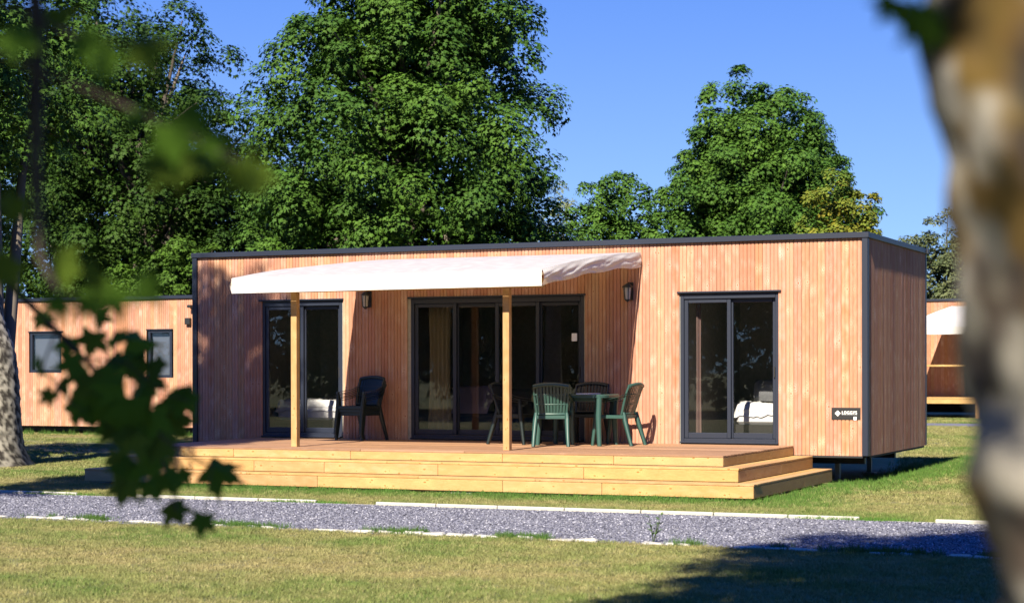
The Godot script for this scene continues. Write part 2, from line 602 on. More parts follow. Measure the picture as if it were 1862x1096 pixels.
func make_grass() -> void:
	var r := RandomNumberGenerator.new()
	r.seed = 99
	var tm := tuft_mesh(18, 1.35, 3)
	var xf := []
	var cols := []
	var bands := [[9.2, 15.8, 430.0, 0.034], [3.6, 6.0, 330.0, 0.036], [-4.0, 3.6, 150.0, 0.042], [-14.0, -4.0, 90.0, 0.05], [-38.0, -14.0, 60.0, 0.055]]
	for bd in bands:
		var z0: float = bd[0]
		var z1: float = bd[1]
		var xl := -14.88 + 0.8152 * z0 - 1.0
		var xr := 2.1 + 0.148 * z1 + 1.0
		var cnt := int((z1 - z0) * (xr - xl) * bd[2])
		for i in cnt:
			var z := r.randf_range(z0, z1)
			var x := r.randf_range(xl, xr)
			if x < -14.88 + 0.8152 * z - 0.7 or x > 2.1 + 0.148 * z + 0.8 or blocked(x, z):
				continue
			if z < -4.0 and x < -0.4 + 0.21 * (z + 4.0) and x > -16.5 and z > -36.0:
				continue
			var g := green_at(x, z)
			# bare trodden earth beneath the left cabin's front
			if z < -2.0 and x < -12.0 and tone_noise.get_noise_2d(x * 0.4, z) > 0.05:
				continue
			var s: float = bd[3] * r.randf_range(0.7, 1.25) * (0.8 + 0.7 * g)
			var bs := Basis(Vector3.UP, r.randf() * TAU).scaled(Vector3(0.045, s, 0.045) if z > 3.0 else Vector3(0.07, s, 0.07))
			xf.append(Transform3D(bs, Vector3(x, -0.003, z)))
			var c := lawn_color(x, z)
			var t := r.randf_range(0.82, 1.22)
			if r.randf() < 0.12:
				c = c.lerp(Color(0.40, 0.34, 0.16), 0.6)
			cols.append(Color(c.r * t, c.g * t, c.b * t))
	var o := copies(self, "grass", tm, M.blade, xf, cols)
	o.set_meta("kind", "stuff")
	o.set_meta("label", "short blades of lawn grass, straw and green, on the ground")
	o.set_meta("category", "grass")
	# longer green grass along the steps, the house and the broken near edging
	var tall := tuft_mesh(14, 0.9, 8)
	var xf2 := []
	var cols2 := []
	var put := func(x: float, z: float, h: float, dark: float) -> void:
		var bs := Basis(Vector3.UP, r.randf() * TAU).scaled(Vector3(0.05, h, 0.05))
		xf2.append(Transform3D(bs, Vector3(x, -0.004, z)))
		var t := r.randf_range(0.8, 1.25) * dark
		cols2.append(Color(0.056 * t, 0.135 * t, 0.012 * t))
	for i in 1500:
		var x := r.randf_range(-8.8, -0.3)
		if tone_noise.get_noise_2d(x * 0.8, 3.0) + r.randf_range(-0.3, 0.3) < -0.1:
			continue
		put.call(x, 3.93 + absf(r.randfn(0.0, 0.13)), r.randf_range(0.05, 0.11), 1.0)
	for i in 900:
		var z := r.randf_range(-5.0, 3.9)
		put.call(-0.42 + absf(r.randfn(0.0, 0.22)) + (0.15 if z < 0.0 else 0.0), z, r.randf_range(0.05, 0.11), 1.0)
	for i in 700:
		put.call(0.15 + r.randfn(0.0, 0.3), r.randf_range(-8.0, 0.0), r.randf_range(0.05, 0.12), 1.0)
	for i in 2600:
		var x := r.randf_range(-8.6, 4.6)
		if tone_noise.get_noise_2d(x * 0.55, 17.0) + r.randf_range(-0.12, 0.12) < 0.06:
			continue
		put.call(x, 9.12 + (x + 4.0) * 0.035 + r.randfn(0.0, 0.07), r.randf_range(0.04, 0.10), 0.8)
	for i in 500:
		var px: float = [-9.3, -5.6, 1.1][i % 3]
		put.call(px + r.randfn(0.0, 0.28), 5.84 + px * 0.006 + r.randfn(0.0, 0.05), r.randf_range(0.03, 0.06), 1.2)
	for i in 260:
		put.call(r.randf_range(-26.0, -17.0), -12.6 + r.randf_range(0.0, 0.5), r.randf_range(0.08, 0.2), 1.0)
	var o2 := copies(self, "edge_grass", tall, M.blade, xf2, cols2)
	o2.set_meta("kind", "stuff")
	o2.set_meta("label", "longer bright green grass along the steps and the path edging")
	o2.set_meta("category", "grass")

func make_weed() -> void:
	var w := thing("weed", "single tall weed growing through the gravel at the near edging", "weed", Vector3(0.12, 0.0, 9.22))
	var r := RandomNumberGenerator.new()
	r.seed = 17
	for k in 5:
		var a := r.randf() * TAU
		var h := r.randf_range(0.16, 0.30)
		var b := MB.new()
		b.col = Color(0.045, 0.075, 0.016)
		var tip := Vector3(cos(a) * 0.08, h, sin(a) * 0.08)
		b.tube([Vector3.ZERO, tip * 0.5 + Vector3(0, 0.02, 0), tip], [0.004, 0.003, 0.0015], 5)
		part(w, "stem", b.mesh(), M.blade)
		for q in 5:
			var l := MB.new()
			l.col = Color(0.05, 0.10, 0.018) * r.randf_range(0.8, 1.3)
			var p := tip * (0.3 + 0.16 * q)
			var d := Vector3(r.randf_range(-1, 1), 0.35, r.randf_range(-1, 1)).normalized()
			var sd := d.cross(Vector3.UP).normalized() * 0.012
			l.quad(p, p + d * 0.03 + sd, p + d * 0.065, p + d * 0.03 - sd, Vector3.UP)
			part(w, "leaf", l.mesh(), M.blade)

# ------------------------------------------------------------------ cladding
var clad_cache := {}

# one board: two ribs, grooves between; runs up +y from 0 to h, front at z = 0
func clad_mesh(h: float) -> ArrayMesh:
	var key := "%.3f" % h
	if clad_cache.has(key):
		return clad_cache[key]
	var b := MB.new()
	var prof := [Vector2(0.0, -0.014), Vector2(0.002, -0.010), Vector2(0.007, -0.002), Vector2(0.011, 0.0), Vector2(0.047, 0.0), Vector2(0.050, -0.002), Vector2(0.0535, -0.010), Vector2(0.0585, -0.010), Vector2(0.062, -0.002), Vector2(0.065, 0.0), Vector2(0.101, 0.0), Vector2(0.105, -0.002), Vector2(0.110, -0.010), Vector2(0.112, -0.014)]
	for i in prof.size() - 1:
		var p: Vector2 = prof[i]
		var q: Vector2 = prof[i + 1]
		var u0 := p.x / PITCH / 16.0 * 0.94 + 0.002
		var u1 := q.x / PITCH / 16.0 * 0.94 + 0.002
		b.quad(Vector3(p.x, 0, p.y), Vector3(q.x, 0, q.y), Vector3(q.x, h, q.y), Vector3(p.x, h, p.y), Vector3(q.y - p.y, 0, q.x - p.x) * Vector3(-1, 0, 1), Vector2(u0, 0), Vector2(u1, 0), Vector2(u1, h / CLAD_LEN), Vector2(u0, h / CLAD_LEN))
	for e in [0.0, h]:
		for i in range(1, prof.size() - 1):
			b.tri(Vector3(0, e, -0.022), Vector3(prof[i].x, e, prof[i].y), Vector3(prof[i + 1].x, e, prof[i + 1].y), Vector3(0, 1.0 if e > 0.0 else -1.0, 0))
	clad_cache[key] = b.mesh()
	return clad_cache[key]

# boards over a wall from x0 to x1 (own axes), y0 to y1, leaving openings [xa, xb, ya, yb]
func clad(parent: Node, org: Vector3, turn: float, length: float, y0: float, y1: float, openings: Array) -> void:
	var cnt := int(round(length / PITCH))
	var wdt := length / cnt
	for i in cnt:
		var a := i * wdt
		var spans := [[y0, y1]]
		for o in openings:
			if a + wdt * 0.5 > o[0] and a + wdt * 0.5 < o[1]:
				var nx := []
				for s in spans:
					if o[3] < s[1] - 0.01:
						nx.append([o[3], s[1]])
					if o[2] > s[0] + 0.01:
						nx.append([s[0], o[2]])
				spans = nx
		for s in spans:
			var m: Material = clad_mats[rng.randi() % clad_mats.size()]
			var p := part(parent, "cladding_board", clad_mesh(s[1] - s[0]), m)
			var bs := Basis(Vector3.UP, turn)
			p.position = org + bs * Vector3(a, 0, rng.randf_range(-0.0015, 0.0)) + Vector3(0, s[0], 0)
			p.basis = bs * Basis.from_scale(Vector3(wdt / PITCH, 1, 1))

# ------------------------------------------------------------------ doors
func sliding_door(house: Node, x0: float, x1: float, y0: float, y1: float, sashes: int, label: String) -> Node3D:
	var d := Node3D.new()
	d.name = "sliding_door"
	house.add_child(d, true)
	d.position = Vector3(x0, y0, 0)
	d.set_meta("label", label)
	var w := x1 - x0
	var h := y1 - y0
	var fr := MB.new()
	fr.box(Vector3(0.028, h * 0.5, -0.085), Vector3(0.056, h, 0.13), 0.004, 1)
	fr.box(Vector3(w - 0.028, h * 0.5, -0.085), Vector3(0.056, h, 0.13), 0.004, 1)
	fr.box(Vector3(w * 0.5, h - 0.045, -0.085), Vector3(w - 0.113, 0.09, 0.13), 0.004, 0)
	fr.box(Vector3(w * 0.5, 0.032, -0.085), Vector3(w - 0.113, 0.064, 0.13), 0.004, 0)
	part(d, "frame", fr.mesh(), M.anthracite)
	bar(d, "drip_cap", Vector3(w * 0.5, h + 0.004, -0.004), Vector3(w + 0.07, 0.024, 0.075), M.anthracite, 0.004)
	bar(d, "sill", Vector3(w * 0.5, 0.008, 0.002), Vector3(w - 0.01, 0.02, 0.06), M.anthracite, 0.004)
	var sw := (w - 0.112) / sashes
	for i in sashes:
		var zz := -0.062 if i % 2 == 0 else -0.108
		var a := 0.056 + i * sw - (0.018 if i > 0 else 0.0)
		var b := 0.056 + (i + 1) * sw + (0.018 if i < sashes - 1 else 0.0)
		var s := MB.new()
		var t := 0.058
		s.box(Vector3(a + t * 0.5, h * 0.5 - 0.01, zz), Vector3(t, h - 0.156, 0.04), 0.005, 1)
		s.box(Vector3(b - t * 0.5, h * 0.5 - 0.01, zz), Vector3(t, h - 0.156, 0.04), 0.005, 1)
		s.box(Vector3((a + b) * 0.5, h - 0.09 - t * 0.5, zz), Vector3(b - a - 2 * t, t, 0.04), 0.005, 0)
		s.box(Vector3((a + b) * 0.5, 0.066 + 0.04, zz), Vector3(b - a - 2 * t, 0.08, 0.04), 0.005, 0)
		part(d, "sash", s.mesh(), M.anthracite)
		bar(d, "glass_pane", Vector3((a + b) * 0.5, h * 0.5, zz), Vector3(b - a - 2 * t + 0.01, h - 0.25, 0.006), M.glass, 0.0)
		if i == sashes - 1:
			bar(d, "handle", Vector3(b - t * 0.5, h * 0.47, zz + 0.035), Vector3(0.02, 0.16, 0.022), M.dark, 0.005, 1)
	return d

func wall_lamp(house: Node, x: float, y: float) -> void:
	var l := Node3D.new()
	l.name = "wall_lamp"
	house.add_child(l, true)
	l.position = Vector3(x, y, 0)
	l.set_meta("label", "small black wall lantern on the cladding")
	bar(l, "back_plate", Vector3(0.02, 0.0, 0.012), Vector3(0.09, 0.26, 0.022), M.black, 0.006)
	var a := MB.new()
	a.tube([Vector3(0.02, 0.08, 0.02), Vector3(0.02, 0.12, 0.08), Vector3(0.02, 0.10, 0.13)], [0.014, 0.013, 0.013], 8)
	part(l, "arm", a.mesh(), M.black)
	var b := MB.new()
	b.tube([Vector3(0.02, 0.11, 0.13), Vector3(0.02, 0.07, 0.13), Vector3(0.02, 0.05, 0.13)], [0.02, 0.075, 0.08], 6)
	part(l, "hood", b.mesh(), M.black)
	var g := MB.new()
	g.tube([Vector3(0.02, 0.05, 0.13), Vector3(0.02, -0.12, 0.13)], [0.062, 0.045], 6)
	part(l, "lantern_glass", g.mesh(), M.lamp_glass)
	for k in 6:
		var t := TAU * k / 6.0
		var c := MB.new()
		c.tube([Vector3(0.02 + 0.064 * cos(t), 0.05, 0.13 + 0.064 * sin(t)), Vector3(0.02 + 0.048 * cos(t), -0.12, 0.13 + 0.048 * sin(t))], [0.006, 0.006], 5)
		part(l, "cage_bar", c.mesh(), M.black)
	var f := MB.new()
	f.tube([Vector3(0.02, -0.12, 0.13), Vector3(0.02, -0.14, 0.13), Vector3(0.02, -0.16, 0.13)], [0.05, 0.03, 0.008], 6)
	part(l, "lantern_base", f.mesh(), M.black)

func text_mesh(s: String, height: float, depth: float) -> TextMesh:
	var t := TextMesh.new()
	var f := SystemFont.new()
	f.font_names = PackedStringArray(["Droid Sans"])
	f.font_weight = 700
	t.font = f
	t.text = s
	t.font_size = 64
	t.pixel_size = height / 64.0
	t.depth = depth
	t.horizontal_alignment = HORIZONTAL_ALIGNMENT_LEFT
	return t

# ------------------------------------------------------------------ the main cabin
const HB := 0.4037
const HT := 3.4923

func make_house() -> void:
	var h := thing("mobile_home", "long flat-roofed cabin clad in salmon larch boards behind the wooden terrace", "cabin")
	var L := 10.99
	var D := 3.985
	var op := [[-9.728, -8.268, 0.545, 2.703], [-7.072, -4.219, 0.545, 2.703], [-2.731, -1.266, 0.545, 2.703]]
	# wall carcass behind the boards
	var x0 := -L + 0.03
	for o in op + [[-0.03, -0.03, 0.0, 0.0]]:
		bar(h, "wall", Vector3((x0 + o[0]) * 0.5, (HB + 3.41) * 0.5, -0.09), Vector3(o[0] - x0, 3.41 - HB, 0.132), M.room_wall, 0.0)
		if o[1] > o[0]:
			bar(h, "wall", Vector3((o[1] + o[0]) * 0.5, (o[3] + 3.41) * 0.5, -0.09), Vector3(o[1] - o[0], 3.41 - o[3], 0.132), M.room_wall, 0.0)
			bar(h, "wall", Vector3((o[1] + o[0]) * 0.5, (o[2] + HB) * 0.5, -0.09), Vector3(o[1] - o[0], o[2] - HB, 0.132), M.room_wall, 0.0)
		x0 = o[1]
	bar(h, "wall", Vector3(-L * 0.5, (HB + 3.41) * 0.5, -D + 0.09), Vector3(L - 0.06, 3.41 - HB, 0.13), M.room_wall, 0.0)
	for s in [-L + 0.095, -0.095]:
		bar(h, "wall", Vector3(s, (HB + 3.41) * 0.5, -D * 0.5), Vector3(0.13, 3.41 - HB - 0.004, D - 0.32), M.room_wall, 0.0)
	bar(h, "floor", Vector3(-L * 0.5, 0.492, -D * 0.5), Vector3(L - 0.34, 0.10, D - 0.33), M.room_floor, 0.0)
	bar(h, "ceiling", Vector3(-L * 0.5, 3.16, -D * 0.5), Vector3(L - 0.34, 0.06, D - 0.33), M.room_wall, 0.0)
	for px in [-8.02, -3.02]:
		bar(h, "partition_wall", Vector3(px, 1.83, -D * 0.5 - 0.02), Vector3(0.06, 2.56, D - 0.36), M.room_wall, 0.0)
	# boards
	var fo := []
	for o in op:
		fo.append([o[0] + L - 0.04, o[1] + L - 0.04, o[2] - 0.01, o[3]])
	clad(h, Vector3(-L + 0.04, 0, 0), 0.0, L - 0.08, HB, 3.412, fo)
	clad(h, Vector3(0.0, 0, -0.05), PI / 2, D - 0.08, HB, 3.412, [])
	clad(h, Vector3(-L, 0, -D + 0.04), -PI / 2, D - 0.08, HB, 3.412, [])
	# roof with its metal edge
	bar(h, "roof", Vector3(-L * 0.5, 3.443, -D * 0.5), Vector3(L - 0.10, 0.055, D - 0.10), M.dark, 0.0)
	bar(h, "roof_trim", Vector3(-L * 0.5, 3.4535, 0.006), Vector3(L + 0.044, 0.079, 0.09), M.anthracite, 0.005)
	bar(h, "roof_trim", Vector3(-L * 0.5, 3.4535, -D - 0.006), Vector3(L + 0.10, 0.079, 0.09), M.anthracite, 0.005)
	bar(h, "roof_trim", Vector3(-0.029, 3.4525, -D * 0.5), Vector3(0.10, 0.077, D - 0.08), M.anthracite, 0.005, 2)
	bar(h, "roof_trim", Vector3(-L - 0.012, 3.4525, -D * 0.5), Vector3(0.10, 0.077, D - 0.08), M.anthracite, 0.005, 2)
	for c in [[0.0, 0.0], [-L, 0.0], [0.0, -D], [-L, -D]]:
		bar(h, "corner_trim", Vector3(c[0] + (-0.036 if c[0] > -1.0 else 0.036), (HB + 3.411) * 0.5, c[1]), Vector3(0.085, 3.411 - HB, 0.085), M.anthracite, 0.006, 1)
	# underframe and props
	bar(h, "bottom_rail", Vector3(-L * 0.5, HB - 0.015, -0.06), Vector3(L - 0.1, 0.03, 0.12), M.dark, 0.003)
	bar(h, "bottom_rail", Vector3(-0.06, HB - 0.0155, -D * 0.5), Vector3(0.11, 0.029, D - 0.25), M.dark, 0.003, 2)
	for z in [-0.9, -2.9]:
		bar(h, "chassis_beam", Vector3(-L * 0.5, 0.32, z), Vector3(L - 0.5, 0.14, 0.09), M.black, 0.003)
	for p in [[-0.65, -0.9], [-0.65, -2.9], [-4.0, -2.9], [-7.5, -2.9], [-10.4, -0.9], [-10.4, -2.9]]:
		var j := MB.new()
		j.box(Vector3(p[0], 0.13, p[1]), Vector3(0.07, 0.26, 0.07), 0.004, 1)
		j.box(Vector3(p[0], 0.012, p[1]), Vector3(0.2, 0.03, 0.2), 0.004, 0)
		part(h, "support_leg", j.mesh(), M.steel)
	# doors
	sliding_door(h, -9.728, -8.268, 0.5531, 2.7031, 2, "two-pane sliding door left of the awning posts")
	var d2 := sliding_door(h, -7.072, -4.219, 0.5531, 2.7031, 4, "wide four-pane sliding door under the awning")
	bar(d2, "sticker", Vector3(2.67, 1.53, -0.098), Vector3(0.085, 0.115, 0.003), M.paper, 0.0)
	sliding_door(h, -2.731, -1.266, 0.5531, 2.7031, 2, "two-pane sliding door right of the table")
	wall_lamp(h, -7.80, 2.70)
	wall_lamp(h, -3.50, 2.74)
	# maker's plate near the right corner
	var s := Node3D.new()
	s.name = "sign_plate"
	h.add_child(s, true)
	s.position = Vector3(-0.513, 0.905, 0.0)
	s.set_meta("label", "small black plate with a white diamond emblem and white lettering")
	bar(s, "plate", Vector3(0.2025, 0.083, 0.004), Vector3(0.405, 0.166, 0.008), M.black, 0.002)
	var em := MB.new()
	for q in [[-1, 0], [1, 0], [0, -1], [0, 1]]:
		var c := Vector3(0.088 + q[0] * 0.0215, 0.087 + q[1] * 0.0215, 0.0095)
		em.box(c, Vector3(0.027, 0.027, 0.003), 0.0, 0, Basis(Vector3.BACK, PI / 4))
	em.box(Vector3(0.088, 0.087, 0.0095), Vector3(0.014, 0.014, 0.003), 0.0, 0, Basis(Vector3.BACK, PI / 4))
	part(s, "emblem", em.mesh(), M.white_paint)
	part(s, "lettering", text_mesh("LOGGYS", 0.062, 0.003), M.white_paint, Vector3(0.142, 0.096, 0.0095)).scale = Vector3(0.92, 1, 1)
	for k in 9:
		bar(s, "small_print", Vector3(0.155 + k * 0.0245, 0.064, 0.0088), Vector3(0.016, 0.010, 0.002), M.steel, 0.0)
	bar(s, "white_tab", Vector3(0.332, 0.018, 0.0095), Vector3(0.042, 0.046, 0.003), M.white_paint, 0.0)

	# ---- what shows through the doors
	make_bed(Vector3(-9.35, 0.543, -1.95), 0.0, "bed with white rumpled duvet behind the left sliding door")
	make_bed(Vector3(-1.5, 0.543, -1.95), 0.0, "bed with thick white duvet behind the right sliding door")
	var ex := [["pillow", "plump grey pillow leaning on the bed behind the right door", Vector3(-1.82, 1.29, -1.75), M.grey_cloth], ["pillow", "pale grey pillow on the bed behind the left door", Vector3(-9.75, 1.16, -3.2), M.grey_cloth]]
	for e in ex:
		var p := thing(e[0], e[1], "pillow", e[2], 0.15)
		var pb := MB.new()
		var rows := []
		for side in [1.0, -1.0]:
			rows = []
			for i in 9:
				var row := []
				for k in 11:
					var a := i / 8.0 * 2.0 - 1.0
					var b := k / 10.0 * 2.0 - 1.0
					var t := (1.0 - pow(absf(a), 2.5)) * (1.0 - pow(absf(b), 2.5))
					row.append(Vector3(b * 0.32 * (1.0 - 0.08 * a * a), a * 0.19 * (1.0 - 0.08 * b * b), side * 0.10 * sqrt(maxf(t, 0.0))))
				rows.append(row)
			pb.sheet(rows, Vector3(0, 0, side))
		var pm := part(p, "pillow_case", pb.mesh(), e[3])
		pm.rotation.x = -0.5
	curtain(Vector3(-2.545, 0.56, -0.30), 0.09, 2.42, lin(0.15, 0.095, 0.085), "narrow pinkish curtain at the left side of the right sliding door")
	curtain(Vector3(-6.72, 0.56, -0.30), 0.42, 2.42, lin(0.17, 0.15, 0.095), "beige curtain drawn behind the leftmost pane of the wide sliding door")
	# living room: sofa with a violet throw, kitchen unit at the back
	var so := thing("sofa", "low dark sofa inside, behind the wide sliding door", "sofa", Vector3(-6.55, 0.543, -1.5), 0.0)
	var sm := mat(lin(0.05, 0.05, 0.06), 0.9)
	bar(so, "seat", Vector3(0, 0.24, 0), Vector3(1.5, 0.26, 0.7), sm, 0.05)
	bar(so, "backrest", Vector3(0, 0.55, -0.3), Vector3(1.5, 0.42, 0.16), sm, 0.05)
	for k in [-0.7, 0.7]:
		bar(so, "armrest", Vector3(k, 0.42, 0.02), Vector3(0.14, 0.18, 0.62), sm, 0.04)
		bar(so, "foot", Vector3(k * 0.9, 0.055, 0.0), Vector3(0.06, 0.11, 0.5), sm, 0.006)
	var th := thing("throw", "crumpled violet-grey throw lying over the sofa inside", "throw", Vector3(-6.75, 0.0, -1.2))
	var tb := MB.new()
	var trows := []
	for i in 10:
		var row := []
		for k in 12:
			var zz := i / 9.0
			var y := 1.345 - 0.29 * clampf(zz * 2.2 - 0.35, 0.0, 1.0) - 0.30 * clampf(zz * 3.0 - 2.2, 0.0, 1.0)
			var q := Vector3(-0.35 + 0.75 * k / 11.0, y, -0.62 + 0.28 * clampf(zz * 2.0, 0.0, 0.8) + 0.36 * clampf(zz * 1.6 - 0.5, 0.0, 1.0))
			q += Vector3(0, 0.02, 0.02) * tone_noise.get_noise_2d(k * 0.5, i * 0.8)
			row.append(q)
		trows.append(row)
	tb.sheet(trows, Vector3(0, 1, 1))
	part(th, "cloth", tb.mesh(), mat(lin(0.24, 0.22, 0.34), 0.9))
	var ki := thing("kitchen_unit", "dark kitchen unit with counter along the back wall inside", "kitchen unit", Vector3(-4.55, 0.543, -3.5))
	for k in 4:
		bar(ki, "cupboard_door", Vector3(-0.9 + k * 0.6, 0.44, 0.302), Vector3(0.585, 0.8, 0.018), mat(lin(0.10, 0.085, 0.07), 0.5), 0.003, 1)
		bar(ki, "wall_cupboard", Vector3(-0.9 + k * 0.6, 1.85, 0.0), Vector3(0.585, 0.62, 0.34), mat(lin(0.16, 0.155, 0.16), 0.5), 0.004, 1)
	bar(ki, "carcass", Vector3(0, 0.43, 0.0), Vector3(2.38, 0.86, 0.58), M.dark, 0.003)
	bar(ki, "counter", Vector3(0, 0.885, 0.01), Vector3(2.42, 0.045, 0.64), mat(lin(0.28, 0.22, 0.14), 0.5), 0.004)
	bar(ki, "backsplash", Vector3(0, 1.21, -0.268), Vector3(2.38, 0.60, 0.012), mat(lin(0.11, 0.11, 0.26), 0.4), 0.0)
	var nt := thing("bedside_cabinet", "small pale bedside cabinet behind the right sliding door", "cabinet", Vector3(-2.62, 0.543, -2.9))
	bar(nt, "carcass", Vector3(0, 0.27, 0), Vector3(0.38, 0.54, 0.36), mat(lin(0.26, 0.26, 0.26), 0.6), 0.006)
	bar(nt, "drawer", Vector3(0, 0.38, 0.186), Vector3(0.34, 0.2, 0.012), mat(lin(0.3, 0.3, 0.3), 0.6), 0.004)

func make_bed(at: Vector3, turn: float, label: String) -> void:
	var b := thing("bed", label, "bed", at, turn, "beds inside the cabin")
	bar(b, "base", Vector3(0, 0.17, 0), Vector3(1.42, 0.16, 1.9), M.dark, 0.01)
	for p in [[-0.65, -0.85], [0.65, -0.85], [-0.65, 0.85], [0.65, 0.85]]:
		bar(b, "leg", Vector3(p[0], 0.045, p[1]), Vector3(0.06, 0.09, 0.06), M.dark, 0.005, 1)
	bar(b, "mattress", Vector3(0, 0.38, 0), Vector3(1.4, 0.26, 1.88), M.linen, 0.04)
	var q := MB.new()
	var rows := []
	for i in 25:
		var row := []
		for k in 31:
			var x := -0.80 + 1.60 * k / 30.0
			var z := -0.98 + 1.94 * i / 24.0
			var over := maxf(absf(x) - 0.70, z - 0.9)
			var y := 0.565 + 0.06 * tone_noise.get_noise_2d(x * 1.2 + at.x, z * 1.2) + 0.03 * tone_noise.get_noise_2d(x * 7.0, z * 7.0 + at.x)
			if over > 0.0:
				y -= over * 3.0
			row.append(Vector3(x, maxf(y, 0.30), z))
		rows.append(row)
	q.sheet(rows, Vector3.UP)
	part(b, "duvet", q.mesh(), M.linen)

func curtain(at: Vector3, w: float, h: float, col: Color, label: String) -> void:
	var c := thing("curtain", label, "curtain", at)
	var b := MB.new()
	var rows := []
	for i in 9:
		var row := []
		for k in 33:
			var t := k / 32.0
			var wide := 1.0 - 0.22 * sin(PI * clampf(i / 8.0, 0.0, 1.0))
			row.append(Vector3((t - 0.5) * w * wide, h * i / 8.0, 0.025 * sin(t * w * 70.0)))
		rows.append(row)
	b.sheet(rows, Vector3(0, 0, 1))
	part(c, "drape", b.mesh(), mat(col, 0.9))
	var r := MB.new()
	r.tube([Vector3(-w * 0.6, h, 0), Vector3(w * 0.6, h, 0)], [0.012, 0.012], 8)
	part(c, "rod", r.mesh(), M.dark)

# ------------------------------------------------------------------ terrace
var board_cache := {}

# a plank with its grain running along its length; uv fits the pine textures
func plank(parent: Node, called: String, ctr: Vector3, size: Vector3, al: int, mats: Array) -> void:
	var key := "%s %d" % [size, al]
	if not board_cache.has(key):
		var b := MB.new()
		b.box(Vector3.ZERO, size, 0.005, al)
		for i in b.u.size():
			b.u[i] = Vector2(b.u[i].y / 0.16 / 8.0 + 0.0625, b.u[i].x / 2.6)
		board_cache[key] = b.mesh()
	part(parent, called, board_cache[key], mats[rng.randi() % mats.size()], ctr)

func plank_row(parent: Node, called: String, x0: float, x1: float, y: float, z: float, th: float, wd: float, mats: Array, along_z := false, pieces := 3) -> void:
	var cuts := [x0]
	for i in range(1, pieces):
		cuts.append(snappedf(lerpf(x0, x1, (i + rng.randf_range(-0.33, 0.33)) / pieces), 0.05))
	cuts.append(x1)
	for i in pieces:
		var a: float = cuts[i] + (0.002 if i > 0 else 0.0)
		var b: float = cuts[i + 1] - (0.002 if i < pieces - 1 else 0.0)
		var mid := (a + b) * 0.5
		if along_z:
			plank(parent, called, Vector3(z, y, mid), Vector3(wd, th, b - a), 2, mats)
		else:
			plank(parent, called, Vector3(mid, y, z), Vector3(b - a, th, wd), 0, mats)

func make_terrace() -> void:
	var t := thing("wooden_terrace", "raised wooden terrace with honey-coloured steps on three sides", "terrace")
	var xl := -9.715
	var xr := -1.05
	var zf := 3.3135
	var top := 0.5353
	# deck boards, lengthwise
	var rows := 22
	var bw := (zf - 0.02) / rows
	for i in rows:
		plank_row(t, "deck_board", xl, xr, top - 0.0135 + rng.randf_range(-0.0012, 0.0), 0.02 + (i + 0.5) * bw, 0.027, bw - 0.006, deck_mats, false, 3)
	# risers and treads of three levels; each lower one stands 0.275 m out
	var lev := [[0.0, top - 0.028, 0.3962], [0.2755, 0.3962, 0.2236], [0.5501, 0.2236, 0.05]]
	for k in 3:
		var o: float = lev[k][0]
		var y1: float = lev[k][1] - (0.0285 if k > 0 else 0.0)
		var y0: float = lev[k][2] + (0.0 if k == 2 else 0.003)
		var hh := y1 - y0
		var yc := (y0 + y1) * 0.5
		plank_row(t, "step_riser", xl - o, xr + o, yc, zf + o - 0.012, hh, 0.024, pine_mats, false, 5)
		plank_row(t, "step_riser", 0.03, zf + o - 0.026, yc, xr + o - 0.012, hh, 0.024, pine_mats, true, 2)
		plank_row(t, "step_riser", 0.03, zf + o - 0.026, yc, xl - o + 0.012, hh, 0.024, pine_mats, true, 2)
		if k > 0:
			var in_: float = lev[k - 1][0]
			var tw: float = (o - in_) * 0.5
			for q in 2:
				var zz: float = zf + in_ + tw * (q + 0.5)
				plank_row(t, "step_tread", xl - o - 0.006, xr + o + 0.006, lev[k][1] - 0.0135, zz + 0.004, 0.027, tw - 0.006, pine_mats, false, 4)
				for sd in 2:
					var xx: float = (xr + in_ + tw * (q + 0.5) + 0.004) if sd == 0 else (xl - in_ - tw * (q + 0.5) - 0.004)
					plank_row(t, "step_tread", 0.03, zf + in_ - 0.004, lev[k][1] - 0.0135, xx, 0.027, tw - 0.006, pine_mats, true, 2)
	# frame below
	for z in [0.3, 1.3, 2.3, 3.15, 3.7]:
		bar(t, "joist", Vector3((xl + xr) * 0.5, 0.11, z), Vector3(xr - xl, 0.12, 0.05), M.dark, 0.0)
	for p in [[-1.6, 3.72], [-4.4, 3.72], [-7.4, 3.72], [-0.75, 2.0], [-0.75, 0.4], [-9.9, 2.0]]:
		bar(t, "foundation_pad", Vector3(p[0], 0.024, p[1]), Vector3(0.3, 0.05, 0.22), M.concrete, 0.006)

